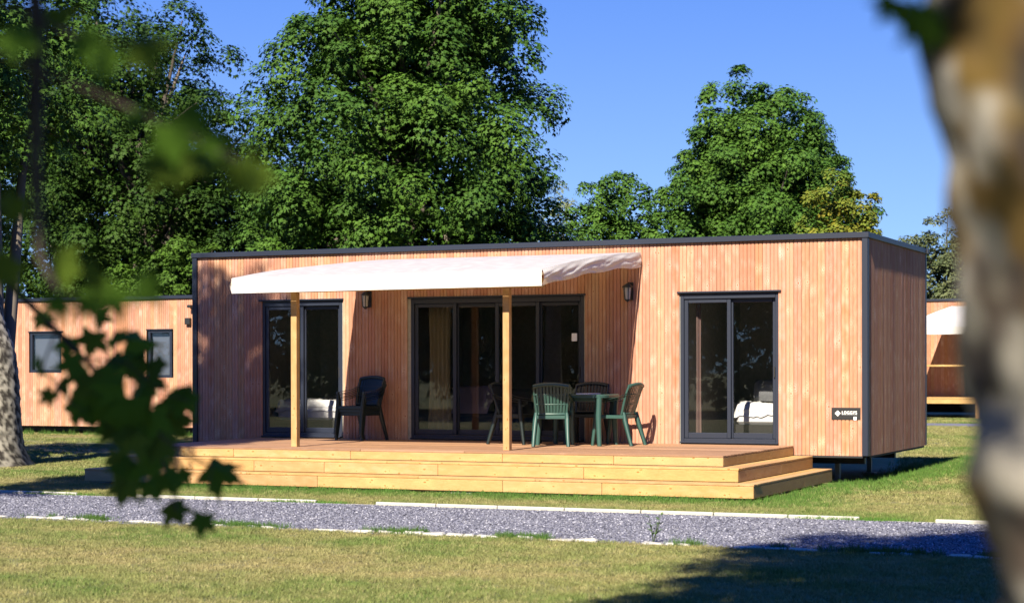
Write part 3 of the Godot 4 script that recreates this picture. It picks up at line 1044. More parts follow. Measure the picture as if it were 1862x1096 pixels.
# ------------------------------------------------------------------ awning
func make_awning() -> void:
	var a := thing("awning", "white canvas awning on two timber posts over the terrace", "awning")
	var nx := 48
	var nz := 24
	var wl := Vector3(-7.95, 3.30, 0.04)
	var wr := Vector3(-3.315, 3.30, 0.04)
	var fl := Vector3(-8.18, 2.885, 3.30)
	var fr := Vector3(-3.49, 2.90, 3.30)
	var wob := noise(61, 0.9, 3)
	var top := func(s: float, t: float) -> Vector3:
		var p := wl.lerp(wr, s).lerp(fl.lerp(fr, s), t)
		# hangs between the rafters, a little baggy
		p.y += 0.045 * sin(PI * t) - 0.010 * sin(PI * t) * (0.5 - 0.5 * cos(TAU * 3.0 * s)) + 0.004 * wob.get_noise_2d(s * 2.0, t * 1.2) * sin(PI * t)
		if s < 0.08:
			p.y -= 0.10 * (1.0 - s / 0.08) * (1.0 - t) * (1.0 - t)
		return p
	var rows := []
	for i in nz + 1:
		var row := []
		for j in nx + 1:
			row.append(top.call(float(j) / nx, float(i) / nz))
		rows.append(row)
	var b := MB.new()
	b.sheet(rows, Vector3.UP)
	part(a, "canopy", b.mesh(), M.canvas_top)
	# straight front valance
	rows = []
	for i in 5:
		var row := []
		for j in nx + 1:
			var p: Vector3 = top.call(float(j) / nx, 1.0)
			var d := i / 4.0
			row.append(p + Vector3(0, -0.212 * d, 0.004 + 0.004 * sin(d * 3.0)))
		rows.append(row)
	b = MB.new()
	b.sheet(rows, Vector3(0, 0, 1))
	part(a, "valance", b.mesh(), M.canvas)
	# baggy side flaps
	for sd in 2:
		rows = []
		for i in 13:
			var row := []
			for j in 49:
				var t := j / 48.0
				var p: Vector3 = top.call(float(sd), t)
				var d := i / 12.0
				var drop := 0.215
				var bag := sin(PI * d) * (0.016 + 0.030 * wob.get_noise_2d(t * 3.2 - d * 1.2 + sd * 7.0, d * 1.0)) + 0.018 * wob.get_noise_2d(t * 6.0 + d * 2.2, 9.0 + d * 1.4) * d
				p.y -= drop * d + 0.012 * sin(t * 19.0) * d
				p.x += (1.0 if sd == 1 else -1.0) * (0.004 + bag)
				row.append(p)
			rows.append(row)
		b = MB.new()
		b.sheet(rows, Vector3(1.0 if sd == 1 else -1.0, 0, 0))
		part(a, "side_flap", b.mesh(), M.canvas)
	# timber below the cloth
	for px in [-7.413, -4.17]:
		plank(a, "post", Vector3(px, 0.5353 + 1.075, 2.875), Vector3(0.092, 2.15, 0.092), 1, pine_mats)
	plank(a, "front_beam", Vector3(-5.835, 2.745, 2.875), Vector3(4.4, 0.115, 0.07), 0, pine_mats)
	for s in [-7.85, -6.3, -4.85, -3.55]:
		var r := MB.new()
		r.tube([Vector3(s, 3.20, 0.03), Vector3(s - 0.12, 2.83, 3.2)], [0.022, 0.022], 6)
		part(a, "rafter", r.mesh(), M.white_paint)

# ------------------------------------------------------------------ garden furniture
func chair(label: String, at: Vector3, facing: Vector2, material: Material) -> void:
	# local axes: the chair faces +z
	var c := thing("plastic_chair", label, "chair", at, atan2(facing.x, facing.y), "green plastic garden chairs")
	var seat := MB.new()
	var rows := []
	for lay in [0.0, -0.022]:
		rows = []
		for i in 9:
			var row := []
			for k in 9:
				var x := (k / 8.0 - 0.5)
				var z := (i / 8.0 - 0.5)
				var y: float = 0.43 - 0.018 * cos(PI * x) * cos(PI * z) - (0.03 * pow(maxf(z, 0.0) * 2.0, 4.0)) + lay
				row.append(Vector3(x * (0.46 + 0.06 * z), y, z * 0.44))
			rows.append(row)
		seat.sheet(rows, Vector3(0, 1.0 if lay == 0.0 else -1.0, 0))
	seat.box(Vector3(0, 0.405, 0.215), Vector3(0.48, 0.05, 0.022), 0.006, 0)
	seat.box(Vector3(0, 0.405, -0.215), Vector3(0.43, 0.05, 0.022), 0.006, 0)
	for s in [-1.0, 1.0]:
		seat.box(Vector3(s * 0.235, 0.405, 0.0), Vector3(0.02, 0.05, 0.43), 0.006, 2)
	part(c, "seat", seat.mesh(), material)
	# backrest: rim, crossbars and upright slats, leaning back
	var back := Node3D.new()
	back.name = "backrest"
	c.add_child(back, true)
	var curve := func(x: float, y: float) -> Vector3:
		# y from 0 at the seat to 1 at the top
		var wdt := 0.205 + 0.035 * sin(PI * y * 0.55)
		return Vector3(x * wdt, 0.44 + 0.44 * y - 0.03 * x * x * smoothstep(0.7, 1.0, y), -0.205 - 0.115 * y - 0.02 * y * y + 0.035 * x * x)
	var rim := MB.new()
	for s in [-1.0, 1.0]:
		var pts := []
		var rad := []
		for i in 9:
			pts.append(curve.call(s, i / 8.0))
			rad.append(0.021 - 0.004 * i / 8.0)
		rim.tube(pts, rad, 7)
	part(back, "back_frame", rim.mesh(), material)
	for yy in [0.02, 0.33, 0.64, 0.96]:
		var cb := MB.new()
		var pts := []
		var rad := []
		for i in 9:
			pts.append(curve.call(i / 4.0 - 1.0, yy))
			rad.append(0.030 if yy > 0.9 else (0.011 if yy > 0.1 else 0.022))
		cb.tube(pts, rad, 6)
		part(back, "crossbar", cb.mesh(), material)
	for k in 9:
		var x := -0.8 + 1.6 * k / 8.0
		var sl := MB.new()
		var rw := []
		for lay in [-0.008, 0.008]:
			rw = []
			for i in 9:
				var p: Vector3 = curve.call(x, 0.02 + 0.93 * i / 8.0)
				rw.append([p + Vector3(-0.0165, 0, lay), p + Vector3(0.0165, 0, lay)])
			sl.sheet(rw, Vector3(0, 0, signf(lay)))
		part(back, "slat", sl.mesh(), material)
	for s in [-1.0, 1.0]:
		var arm := MB.new()
		var rws := []
		for lay in [0.012, -0.014]:
			rws = []
			for i in 11:
				var q := i / 10.0
				var y: float = 0.635 + 0.045 * pow(1.0 - q, 3.0) * 2.0 - 0.02 * pow(q, 6.0) + lay
				var z := -0.27 + 0.47 * q
				var xx: float = s * (0.238 + 0.035 * sin(PI * q * 0.8))
				rws.append([Vector3(xx - 0.026, y, z), Vector3(xx, y + lay * 0.6, z), Vector3(xx + 0.026, y, z)])
			arm.sheet(rws, Vector3(0, signf(lay), 0))
		arm.box(Vector3(s * 0.266, 0.625, 0.198), Vector3(0.05, 0.05, 0.02), 0.006, 1)
		part(c, "armrest", arm.mesh(), material)
		# front leg carries the arm; rear leg splays back
		var fl := MB.new()
		fl.tube([Vector3(s * 0.262, 0.63, 0.185), Vector3(s * 0.250, 0.42, 0.20), Vector3(s * 0.262, 0.0, 0.255)], [0.024, 0.038, 0.026], 4)
		part(c, "leg", fl.mesh(), material)
		var rl := MB.new()
		rl.tube([Vector3(s * 0.215, 0.47, -0.205), Vector3(s * 0.222, 0.36, -0.225), Vector3(s * 0.245, 0.0, -0.335)], [0.026, 0.038, 0.027], 4)
		part(c, "leg", rl.mesh(), material)

func make_furniture() -> void:
	var y := 0.535
	var stacked := ["lowest", "middle", "topmost"]
	for k in 3:
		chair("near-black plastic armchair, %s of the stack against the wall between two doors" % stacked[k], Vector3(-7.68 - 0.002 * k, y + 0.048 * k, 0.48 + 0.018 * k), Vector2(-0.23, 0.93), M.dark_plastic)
	chair("green slatted plastic chair with its back to the viewer, near side of the table", Vector3(-4.17, y, 1.30), Vector2(-0.30, -0.95), M.green_plastic)
	chair("green plastic chair seen from the side at the right end of the table", Vector3(-3.42, y, 0.75), Vector2(-0.995, -0.06), M.green_plastic)
	chair("green plastic chair with shade put into its colour, behind the table, against the wall", Vector3(-4.02, y, 0.36), Vector2(0.12, 0.99), M.dark_plastic)  # darker plastic puts the shade behind the table into the colour
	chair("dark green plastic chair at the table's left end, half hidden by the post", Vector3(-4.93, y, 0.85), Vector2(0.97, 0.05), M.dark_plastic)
	# table
	var t := thing("garden_table", "green plastic garden table between the chairs on the terrace", "table", Vector3(-3.98, y, 0.86))
	var tb := MB.new()
	var ring := []
	var hw := 0.56
	var hd := 0.42
	for k in 40:
		var a := TAU * k / 40.0
		var cx := signf(cos(a)) * pow(absf(cos(a)), 0.45)
		var cz := signf(sin(a)) * pow(absf(sin(a)), 0.45)
		ring.append(Vector2(cx * hw, cz * hd))
	for k in 40:
		var p: Vector2 = ring[k]
		var q: Vector2 = ring[(k + 1) % 40]
		var o := Vector3(p.x + q.x, 0, p.y + q.y)
		tb.tri(Vector3(0, 0.72, 0), Vector3(p.x, 0.72, p.y) * Vector3(0.985, 1, 0.985), Vector3(q.x, 0.72, q.y) * Vector3(0.985, 1, 0.985), Vector3.UP)
		tb.tri(Vector3(0, 0.695, 0), Vector3(p.x, 0.695, p.y), Vector3(q.x, 0.695, q.y), Vector3.DOWN)
		tb.quad(Vector3(p.x * 0.985, 0.72, p.y * 0.985), Vector3(q.x * 0.985, 0.72, q.y * 0.985), Vector3(q.x, 0.712, q.y), Vector3(p.x, 0.712, p.y), o + Vector3.UP)
		tb.quad(Vector3(p.x, 0.712, p.y), Vector3(q.x, 0.712, q.y), Vector3(q.x, 0.675, q.y), Vector3(p.x, 0.675, p.y), o)
	part(t, "tabletop", tb.mesh(), M.green_plastic)
	for sx in [-1.0, 1.0]:
		for sz in [-1.0, 1.0]:
			var lg := MB.new()
			lg.tube([Vector3(sx * 0.46, 0.695, sz * 0.32), Vector3(sx * 0.45, 0.4, sz * 0.315), Vector3(sx * 0.47, 0.0, sz * 0.33)], [0.052, 0.042, 0.034], 6)
			part(t, "leg", lg.mesh(), M.green_plastic)
	var br := MB.new()
	br.box(Vector3(0, 0.655, 0.31), Vector3(0.9, 0.06, 0.018), 0.005, 0)
	br.box(Vector3(0, 0.655, -0.31), Vector3(0.9, 0.06, 0.018), 0.005, 0)
	part(t, "apron", br.mesh(), M.green_plastic)
	var pp := thing("paper_sheet", "white paper sheet lying on the green garden table", "paper", Vector3(-3.74, y + 0.7225, 1.02), -0.25)
	bar(pp, "sheet", Vector3(0, 0.006, 0), Vector3(0.21, 0.012, 0.3), M.paper, 0.002)

# ------------------------------------------------------------------ other cabins
func window_unit(house: Node, x0: float, x1: float, y0: float, y1: float, z: float) -> void:
	var w := Node3D.new()
	w.name = "window"
	house.add_child(w, true)
	w.position = Vector3(x0, y0, z)
	var ww := x1 - x0
	var hh := y1 - y0
	var f := MB.new()
	f.box(Vector3(0.035, hh * 0.5, -0.06), Vector3(0.07, hh, 0.1), 0.004, 1)
	f.box(Vector3(ww - 0.035, hh * 0.5, -0.06), Vector3(0.07, hh, 0.1), 0.004, 1)
	f.box(Vector3(ww * 0.5, hh - 0.035, -0.06), Vector3(ww - 0.142, 0.07, 0.1), 0.004, 0)
	f.box(Vector3(ww * 0.5, 0.035, -0.06), Vector3(ww - 0.142, 0.07, 0.1), 0.004, 0)
	part(w, "frame", f.mesh(), M.anthracite)
	bar(w, "drip_cap", Vector3(ww * 0.5, hh + 0.008, -0.004), Vector3(ww + 0.08, 0.026, 0.07), M.anthracite, 0.004)
	bar(w, "pane", Vector3(ww * 0.5, hh * 0.5, -0.055), Vector3(ww - 0.13, hh - 0.13, 0.006), M.glass, 0.0)
	bar(w, "blind", Vector3(ww * 0.5, hh * 0.5, -0.14), Vector3(ww - 0.04, hh - 0.04, 0.012), mat(lin(0.085, 0.10, 0.135), 0.8), 0.0)

func make_other_houses() -> void:
	var h := thing("mobile_home", "lower larch-clad cabin with two small windows behind the tree at left", "cabin", Vector3(0, 0, -13.0))
	var x0 := -33.0
	var x1 := -17.4
	var op := [[-24.55, -23.55, 1.55, 2.58], [-20.95, -20.25, 1.42, 2.60]]
	bar(h, "wall", Vector3((x0 + x1) * 0.5, 1.79, -2.06), Vector3(x1 - x0 - 0.06, 3.14, 3.7), M.room_wall, 0.0)
	var fo := []
	for o in op:
		fo.append([o[0] - x0, o[1] - x0, o[2], o[3]])
	clad(h, Vector3(x0, 0, 0), 0.0, x1 - x0, 0.2, 3.36, fo)
	bar(h, "roof_trim", Vector3((x0 + x1) * 0.5, 3.40, -2.0), Vector3(x1 - x0 + 0.1, 0.08, 4.1), M.anthracite, 0.005)
	bar(h, "corner_trim", Vector3(x1, 1.78, -0.02), Vector3(0.08, 3.16, 0.08), M.anthracite, 0.005, 1)
	bar(h, "chassis_beam", Vector3((x0 + x1) * 0.5, 0.13, -0.6), Vector3(x1 - x0 - 0.4, 0.14, 0.1), M.black, 0.0)
	for k in 5:
		bar(h, "support_leg", Vector3(x0 + 1.5 + k * 3.0, 0.06, -0.5), Vector3(0.1, 0.12, 0.1), M.steel, 0.003, 1)
	for o in op:
		window_unit(h, o[0], o[1], o[2], o[3], 0.0)
	bar(h, "vent_box", Vector3(-19.74, 2.80, 0.05), Vector3(0.15, 0.16, 0.09), M.black, 0.008)
	var cb := MB.new()
	cb.tube([Vector3(-19.66, 3.10, 0.0), Vector3(-19.64, 3.13, 0.08)], [0.02, 0.02], 6)
	cb.box(Vector3(-19.63, 3.16, 0.12), Vector3(0.10, 0.07, 0.14), 0.01, 0)
	part(h, "wall_spotlight", cb.mesh(), M.black)

	# distant cabin at the right, with awning, railing and deck
	var g := thing("mobile_home", "far larch-clad cabin with white awning and railed deck at right", "cabin", Vector3(0, 0, -37.0))
	var a0 := -9.2
	var a1 := 1.2
	bar(g, "wall", Vector3((a0 + a1) * 0.5, 2.15, -2.06), Vector3(a1 - a0 - 0.06, 3.4, 3.7), M.room_wall, 0.0)
	clad(g, Vector3(a0, 0, 0), 0.0, a1 - a0, 0.5, 3.85, [[3.95, 5.7, 0.7, 2.85]])
	bar(g, "roof_trim", Vector3((a0 + a1) * 0.5, 3.89, -2.0), Vector3(a1 - a0 + 0.1, 0.08, 4.1), M.anthracite, 0.005)
	bar(g, "dark_door", Vector3(-4.37, 1.78, -0.02), Vector3(1.75, 2.15, 0.05), M.black, 0.01, 1)
	bar(g, "chassis_beam", Vector3((a0 + a1) * 0.5, 0.28, -1.0), Vector3(a1 - a0 - 0.4, 0.3, 0.1), M.black, 0.0)
	for k in 9:
		plank(g, "deck_board", Vector3(-4.0, 0.66, 0.25 + k * 0.28), Vector3(6.6, 0.03, 0.27), 0, pine_mats)
	plank(g, "deck_fascia", Vector3(-4.0, 0.565, 2.65), Vector3(6.6, 0.15, 0.03), 0, pine_mats)
	for px in [-6.32, -4.4, -2.4]:
		plank(g, "post", Vector3(px, 1.38, 2.6), Vector3(0.14, 2.78, 0.14), 1, pine_mats)
	plank(g, "handrail", Vector3(-4.0, 1.70, 2.62), Vector3(6.6, 0.06, 0.12), 0, pine_mats)
	var b := MB.new()
	var rows := []
	for i in 9:
		var row := []
		for k in 17:
			var p := Vector3(lerpf(-5.7, -1.6, k / 16.0), 3.68, 0.04).lerp(Vector3(lerpf(-6.75, -1.8, k / 16.0), 2.92, 2.95), i / 8.0)
			p.y += 0.04 * sin(PI * i / 8.0)
			row.append(p)
		rows.append(row)
	b.sheet(rows, Vector3.UP)
	part(g, "canopy", b.mesh(), M.canvas)
	bar(g, "valance", Vector3(-4.275, 2.81, 2.956), Vector3(4.95, 0.23, 0.008), M.canvas, 0.0)

# ------------------------------------------------------------------ trees
var leaf_outline := []

func make_leaf_outline() -> void:
	# five-lobed maple leaf, stalk end at the origin, tip along +y
	for e in [[0, 1.0], [12, 0.66], [21, 0.70], [27, 0.50], [40, 0.62], [52, 0.95], [60, 0.66], [72, 0.62], [80, 0.42], [100, 0.48], [118, 0.60], [135, 0.36], [160, 0.20]]:
		leaf_outline.append(Vector2(sin(deg_to_rad(e[0])) * e[1], cos(deg_to_rad(e[0])) * e[1]))
	for i in range(leaf_outline.size() - 1, 0, -1):
		leaf_outline.append(Vector2(-leaf_outline[i].x, leaf_outline[i].y))

# a full leaf, folded a little along its ribs, blade width about "s"
func leaf_mesh(s: float, fold: float) -> ArrayMesh:
	var b := MB.new()
	var pts := []
	for p in leaf_outline:
		pts.append(Vector3(p.x * s * 0.52, p.y * s * 0.52, -absf(p.x) * s * fold - p.y * p.y * s * 0.09))
	for i in pts.size():
		b.tri(Vector3.ZERO, pts[i], pts[(i + 1) % pts.size()], Vector3(0, 0, 1))
	b.tube([Vector3.ZERO, Vector3(0, -s * 0.35, -s * 0.05), Vector3(0, -s * 0.62, s * 0.04)], [s * 0.012, s * 0.01, s * 0.012], 4, false)
	return b.mesh()

# a twig end with a fan of simple lobed leaves, about one metre across at scale 1
func cluster_mesh(leaves: int, leaf: float, seed_: int, lobed := true) -> ArrayMesh:
	var b := MB.new()
	var r := RandomNumberGenerator.new()
	r.seed = seed_
	var tips := [[0, 1.0], [30, 0.45], [58, 0.92], [90, 0.42], [125, 0.55], [180, 0.14], [235, 0.55], [270, 0.42], [302, 0.92], [330, 0.45]]
	if not lobed:
		tips = [[0, 1.0], [40, 0.62], [90, 0.45], [150, 0.5], [210, 0.5], [270, 0.45], [320, 0.62]]
	for i in leaves:
		var a := TAU * i / leaves + r.randf_range(-0.4, 0.4)
		var d := r.randf_range(0.12, 0.5)
		var pos := Vector3(cos(a) * d, r.randf_range(-0.22, 0.20) - d * 0.25, sin(a) * d)
		var out := Vector3(cos(a), r.randf_range(-0.7, 0.15), sin(a)).normalized()
		var nrm := (Vector3.UP * r.randf_range(0.5, 1.1) + out * r.randf_range(-0.1, 0.8) + Vector3(r.randf_range(-0.4, 0.4), 0, r.randf_range(-0.4, 0.4))).normalized()
		var side := out.cross(nrm).normalized()
		nrm = side.cross(out).normalized()
		var s := leaf * r.randf_range(0.75, 1.2)
		var t := r.randf_range(0.75, 1.25)
		b.col = Color(t * r.randf_range(0.9, 1.15), t, t * r.randf_range(0.8, 1.1))
		var pts := []
		for e in tips:
			var q := deg_to_rad(e[0])
			var l := Vector2(sin(q) * e[1], cos(q) * e[1]) * s * 0.55
			pts.append(pos + side * l.x + out * l.y - nrm * (absf(l.x) * 0.3 + l.y * l.y / s * 0.25))
		for k in pts.size():
			b.tri(pos, pts[k], pts[(k + 1) % pts.size()], nrm)
	return b.mesh()

func bark_tube(b: MB, pts: Array, rad: Array, sides: int, seed_: int, c0: Color, c1: Color, rough: float, freq := 3.2) -> void:
	var nz := noise(seed_, freq, 3)
	var first := b.v.size()
	b.tube(pts, rad, sides, true)
	for i in range(first, b.v.size()):
		var p := b.v[i]
		var q := nz.get_noise_3d(p.x, p.y * 0.7, p.z)
		b.v[i] = p + b.n[i] * q * rough
		b.c[i] = c0.lerp(c1, clampf(0.5 + q * 1.9, 0.0, 1.0))

# crown: list of ellipsoids [centre, radii]; leaves sit in clumps that cover each one
func tree(called: String, label: String, base: Vector3, trunk_h: float, trunk_r: float, balls: Array, clumps: int, per: int, size: float, cluster: ArrayMesh, c0: Color, c1: Color, seed_: int, group := "trees behind the cabins", clump_r := 0.17, lean := Vector3.ZERO, path := []) -> Node3D:
	var t := thing(called, label, "tree", base, 0.0, group)
	var r := RandomNumberGenerator.new()
	r.seed = seed_
	var nz := noise(seed_, 1.2, 2)
	var tb := MB.new()
	var pts := []
	var rad := []
	for i in 9:
		var q := i / 8.0
		pts.append(Vector3(0, trunk_h * q, 0) + lean * q * q + Vector3(sin(q * 4.0 + seed_), 0, cos(q * 3.0)) * 0.08 * q)
		rad.append(trunk_r * (1.0 - 0.55 * q) * (1.0 + 0.5 * pow(1.0 - q, 8.0)))
	if path.size():
		pts = []
		rad = []
		for e in path:
			pts.append(e[0])
			rad.append(e[1])
		bark_tube(tb, pts, rad, 96, seed_, Color(0.02, 0.017, 0.013), Color(0.27, 0.25, 0.205), 0.03, 9.0)
	else:
		bark_tube(tb, pts, rad, 14, seed_, Color(0.045, 0.037, 0.028), Color(0.17, 0.145, 0.115), trunk_r * 0.10)
	part(t, "trunk", tb.mesh(), M.bark)
	var xf := []
	var cols := []
	var limbs := 0
	var weight := 0.0
	for bl in balls:
		weight += bl[1].x * bl[1].y
	for bl in balls:
		var ctr: Vector3 = bl[0] - base
		var rd: Vector3 = bl[1]
		var mean := (rd.x + rd.y + rd.z) / 3.0
		var cnt := int(clumps * rd.x * rd.y / weight)
		var lb := 0
		for k in cnt:
			# even spread of directions
			var yy := 1.0 - 2.0 * (k + 0.5) / cnt
			var ph := k * 2.399963 + r.randf_range(-0.25, 0.25)
			var dir := Vector3(sqrt(1.0 - yy * yy) * cos(ph), yy, sqrt(1.0 - yy * yy) * sin(ph))
			var bump := 1.0 + 0.20 * nz.get_noise_3dv(dir * 1.6 + Vector3(seed_, 0, 0)) + r.randf_range(-0.07, 0.07)
			var depth := 1.0 - 0.55 * pow(r.randf(), 2.2)
			var cc := ctr + dir * rd * bump * depth
			if cc.y + base.y < 0.6:
				continue
			var cr := mean * clump_r * r.randf_range(0.65, 1.35)
			var tint := r.randf()
			if lb < 7 and depth > 0.9 and k % 5 == 0:
				lb += 1
				limbs += 1
				var lm := MB.new()
				var st: Vector3 = pts[clampi(4 + limbs % 4, 0, 8)]
				var mid := st.lerp(cc, 0.5) + Vector3(0, 0.12 * (cc - st).length(), 0)
				bark_tube(lm, [st, st.lerp(mid, 0.55), mid, mid.lerp(cc, 0.6), cc], [trunk_r * 0.38, trunk_r * 0.28, trunk_r * 0.19, trunk_r * 0.11, 0.012], 7, seed_ + limbs, Color(0.04, 0.033, 0.026), Color(0.12, 0.10, 0.08), 0.01)
				part(t, "limb", lm.mesh(), M.bark)
			for q in per:
				var d := Vector3(r.randfn(), r.randfn(), r.randfn()).normalized()
				d = (d + dir * 0.55 + Vector3(0, 0.25, 0)).normalized()
				var p := cc + d * cr * Vector3(1.15, 0.85, 1.15) * r.randf_range(0.55, 1.08)
				var axis := (d * 0.9 + Vector3.UP * 0.7).normalized()
				var sd := axis.cross(Vector3(r.randf() - 0.5, r.randf() - 0.5, r.randf() - 0.5)).normalized()
				var s := size * r.randf_range(0.75, 1.25)
				xf.append(Transform3D(Basis(sd, axis, sd.cross(axis)).scaled(Vector3(s, s, s)) , p))
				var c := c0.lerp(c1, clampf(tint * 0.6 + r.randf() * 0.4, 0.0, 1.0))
				cols.append(c)
	# leaves of the inner crown, which close it against the sky
	for bl in balls:
		var ctr: Vector3 = bl[0] - base
		for k in int(clumps * per * 0.10 * bl[1].x * bl[1].y / weight):
			var d := Vector3(r.randfn(), r.randfn(), r.randfn()).normalized() * pow(r.randf(), 0.45) * 0.78
			var p: Vector3 = ctr + d * bl[1]
			if p.y + base.y < 1.0:
				continue
			var ax := (Vector3.UP + Vector3(r.randfn(), r.randfn(), r.randfn()) * 0.5).normalized()
			var sd := ax.cross(Vector3(r.randf() - 0.5, r.randf() - 0.5, r.randf() - 0.5)).normalized()
			var s := size * r.randf_range(1.3, 2.0)
			xf.append(Transform3D(Basis(sd, ax, sd.cross(ax)).scaled(Vector3(s, s, s)), p))
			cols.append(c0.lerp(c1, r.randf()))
	copies(t, "crown", cluster, M.leaf, xf, cols).set_meta("kind", "stuff")
	return t

func make_trees() -> void:
	make_leaf_outline()
	var cl := cluster_mesh(11, 0.34, 1)
	var cl_fine := cluster_mesh(12, 0.30, 2, false)
	var dg := Color(0.022, 0.058, 0.010)
	var mg := Color(0.060, 0.122, 0.018)
	var yg := Color(0.18, 0.160, 0.02)
	# big maple right behind the cabin
	tree("maple_tree", "huge dense maple rising behind the middle of the main cabin", Vector3(-14.64, 0, -14.72), 8.0, 0.42,
		[[Vector3(-14.64, 6.6, -14.72), Vector3(3.55, 4.2, 3.5)], [Vector3(-14.5, 10.5, -14.9), Vector3(2.55, 3.3, 2.5)], [Vector3(-12.6, 4.2, -15.2), Vector3(1.7, 2.2, 1.9)], [Vector3(-17.0, 4.3, -14.5), Vector3(1.7, 2.3, 2.0)]],
		500, 26, 0.44, cl, dg, mg, 101)
	# the trees that fill the left; their darkened greens carry shade from neighbouring crowns
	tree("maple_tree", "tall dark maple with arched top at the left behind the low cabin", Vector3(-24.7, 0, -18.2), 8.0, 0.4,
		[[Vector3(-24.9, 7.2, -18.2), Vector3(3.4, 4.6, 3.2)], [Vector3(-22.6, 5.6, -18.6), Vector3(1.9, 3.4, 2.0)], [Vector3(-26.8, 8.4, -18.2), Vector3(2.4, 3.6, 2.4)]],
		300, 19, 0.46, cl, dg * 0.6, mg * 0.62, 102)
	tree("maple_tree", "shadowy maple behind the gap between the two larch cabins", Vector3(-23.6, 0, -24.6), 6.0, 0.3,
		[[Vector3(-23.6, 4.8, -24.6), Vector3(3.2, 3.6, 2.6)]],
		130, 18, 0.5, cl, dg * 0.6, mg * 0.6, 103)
	tree("maple_tree", "young green maple just above the low cabin's roof", Vector3(-23.2, 0, -16.9), 4.0, 0.14,
		[[Vector3(-22.6, 4.3, -16.9), Vector3(1.2, 0.9, 1.1)], [Vector3(-24.2, 3.8, -17.0), Vector3(1.0, 0.9, 1.0)]],
		56, 15, 0.36, cl, mg * 0.7, mg * 1.0, 104)
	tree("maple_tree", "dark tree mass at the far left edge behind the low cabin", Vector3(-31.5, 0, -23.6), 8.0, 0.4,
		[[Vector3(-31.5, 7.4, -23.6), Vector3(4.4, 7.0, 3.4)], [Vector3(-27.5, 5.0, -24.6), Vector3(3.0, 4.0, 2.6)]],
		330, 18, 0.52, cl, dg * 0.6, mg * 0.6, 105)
	# speckled trunk in front of the low cabin
	var left_trunk := []
	for i in 120:
		var hh := 0.03 * i if i < 100 else 3.0 + 0.18 * (i - 100)
		var off := -0.10 * smoothstep(1.2, 2.6, hh) - 0.30 * maxf(hh - 1.9, 0.0)
		left_trunk.append([Vector3(off, hh - 0.05, 0), (0.385 - 0.030 * hh) * (1.0 + 0.75 * exp(-hh * 4.5))])
	tree("maple_tree", "maple with thick speckled trunk standing in front of the low left cabin", Vector3(-14.66, 0, 0.33), 6.4, 0.40,
		[[Vector3(-16.4, 7.4, 0.2), Vector3(2.7, 3.2, 2.6)], [Vector3(-17.0, 5.0, -0.4), Vector3(1.5, 1.6, 1.6)]],
		190, 20, 0.40, cl, dg, mg, 106, "trees behind the cabins", 0.17, Vector3(-1.5, 0, -0.2), left_trunk)
	# right half
	tree("maple_tree", "broad rounded maple with pointed top behind the cabin's right half", Vector3(-11.0, 0, -32.7), 8.0, 0.35,
		[[Vector3(-11.0, 6.0, -32.7), Vector3(3.15, 3.5, 3.0)], [Vector3(-11.2, 8.6, -32.7), Vector3(2.1, 2.4, 2.0)], [Vector3(-9.2, 5.2, -32.6), Vector3(1.7, 2.5, 1.8)], [Vector3(-13.2, 4.8, -32.4), Vector3(1.5, 2.4, 1.7)], [Vector3(-12.3, 7.3, -32.6), Vector3(1.7, 2.0, 1.7)], [Vector3(-9.7, 7.2, -32.6), Vector3(1.6, 2.0, 1.7)]],
		540, 21, 0.46, cl, dg * 1.15, mg * 1.15, 107)
	tree("ash_tree", "small loose-leaved tree between the two big maples", Vector3(-14.67, 0, -28.9), 5.0, 0.16,
		[[Vector3(-14.75, 5.6, -28.9), Vector3(1.25, 2.3, 1.2)], [Vector3(-13.9, 4.5, -29.0), Vector3(1.2, 1.7, 1.1)], [Vector3(-15.7, 4.2, -28.8), Vector3(0.9, 1.5, 0.9)]],
		170, 20, 0.40, cl_fine, dg * 1.2, mg * 1.25, 108, "trees behind the cabins", 0.2)
	tree("hornbeam_tree", "yellowish tree above the cabin's right end", Vector3(-7.4, 0, -28.8), 5.0, 0.16,
		[[Vector3(-7.5, 5.0, -28.8), Vector3(1.15, 2.5, 1.1)], [Vector3(-6.6, 4.0, -28.7), Vector3(1.0, 1.7, 0.9)], [Vector3(-8.3, 4.2, -28.9), Vector3(0.9, 1.7, 0.9)]],
		150, 18, 0.38, cl_fine, mg * 1.1, yg, 109, "trees behind the cabins", 0.17)
	tree("birch_tree", "pale feathery tree far off beside the huge maple", Vector3(-26.6, 0, -53.1), 8.0, 0.2,
		[[Vector3(-26.6, 5.6, -53.1), Vector3(1.1, 4.6, 1.1)], [Vector3(-25.8, 4.4, -53.1), Vector3(1.1, 2.4, 1.1)]],
		70, 12, 0.42, cl_fine, Color(0.11, 0.14, 0.05), Color(0.15, 0.165, 0.07), 110, "trees behind the cabins", 0.22)
	tree("hornbeam_tree", "low bright bush-like tree beside the pale feathery one", Vector3(-17.6, 0, -32.0), 3.0, 0.12,
		[[Vector3(-17.3, 3.2, -32.0), Vector3(1.9, 2.1, 1.5)]],
		60, 15, 0.42, cl_fine, mg * 0.9, yg * 0.85, 111, "trees behind the cabins", 0.2)
	tree("willow_tree", "grey-green round tree at right behind the distant cabin", Vector3(-8.55, 0, -50.2), 5.0, 0.2,
		[[Vector3(-8.55, 4.6, -50.2), Vector3(1.75, 2.8, 1.7)], [Vector3(-7.0, 4.2, -50.2), Vector3(1.7, 2.8, 1.6)]],
		230, 18, 0.44, cl_fine, Color(0.042, 0.064, 0.024), Color(0.11, 0.125, 0.062), 112, "trees behind the cabins", 0.17)

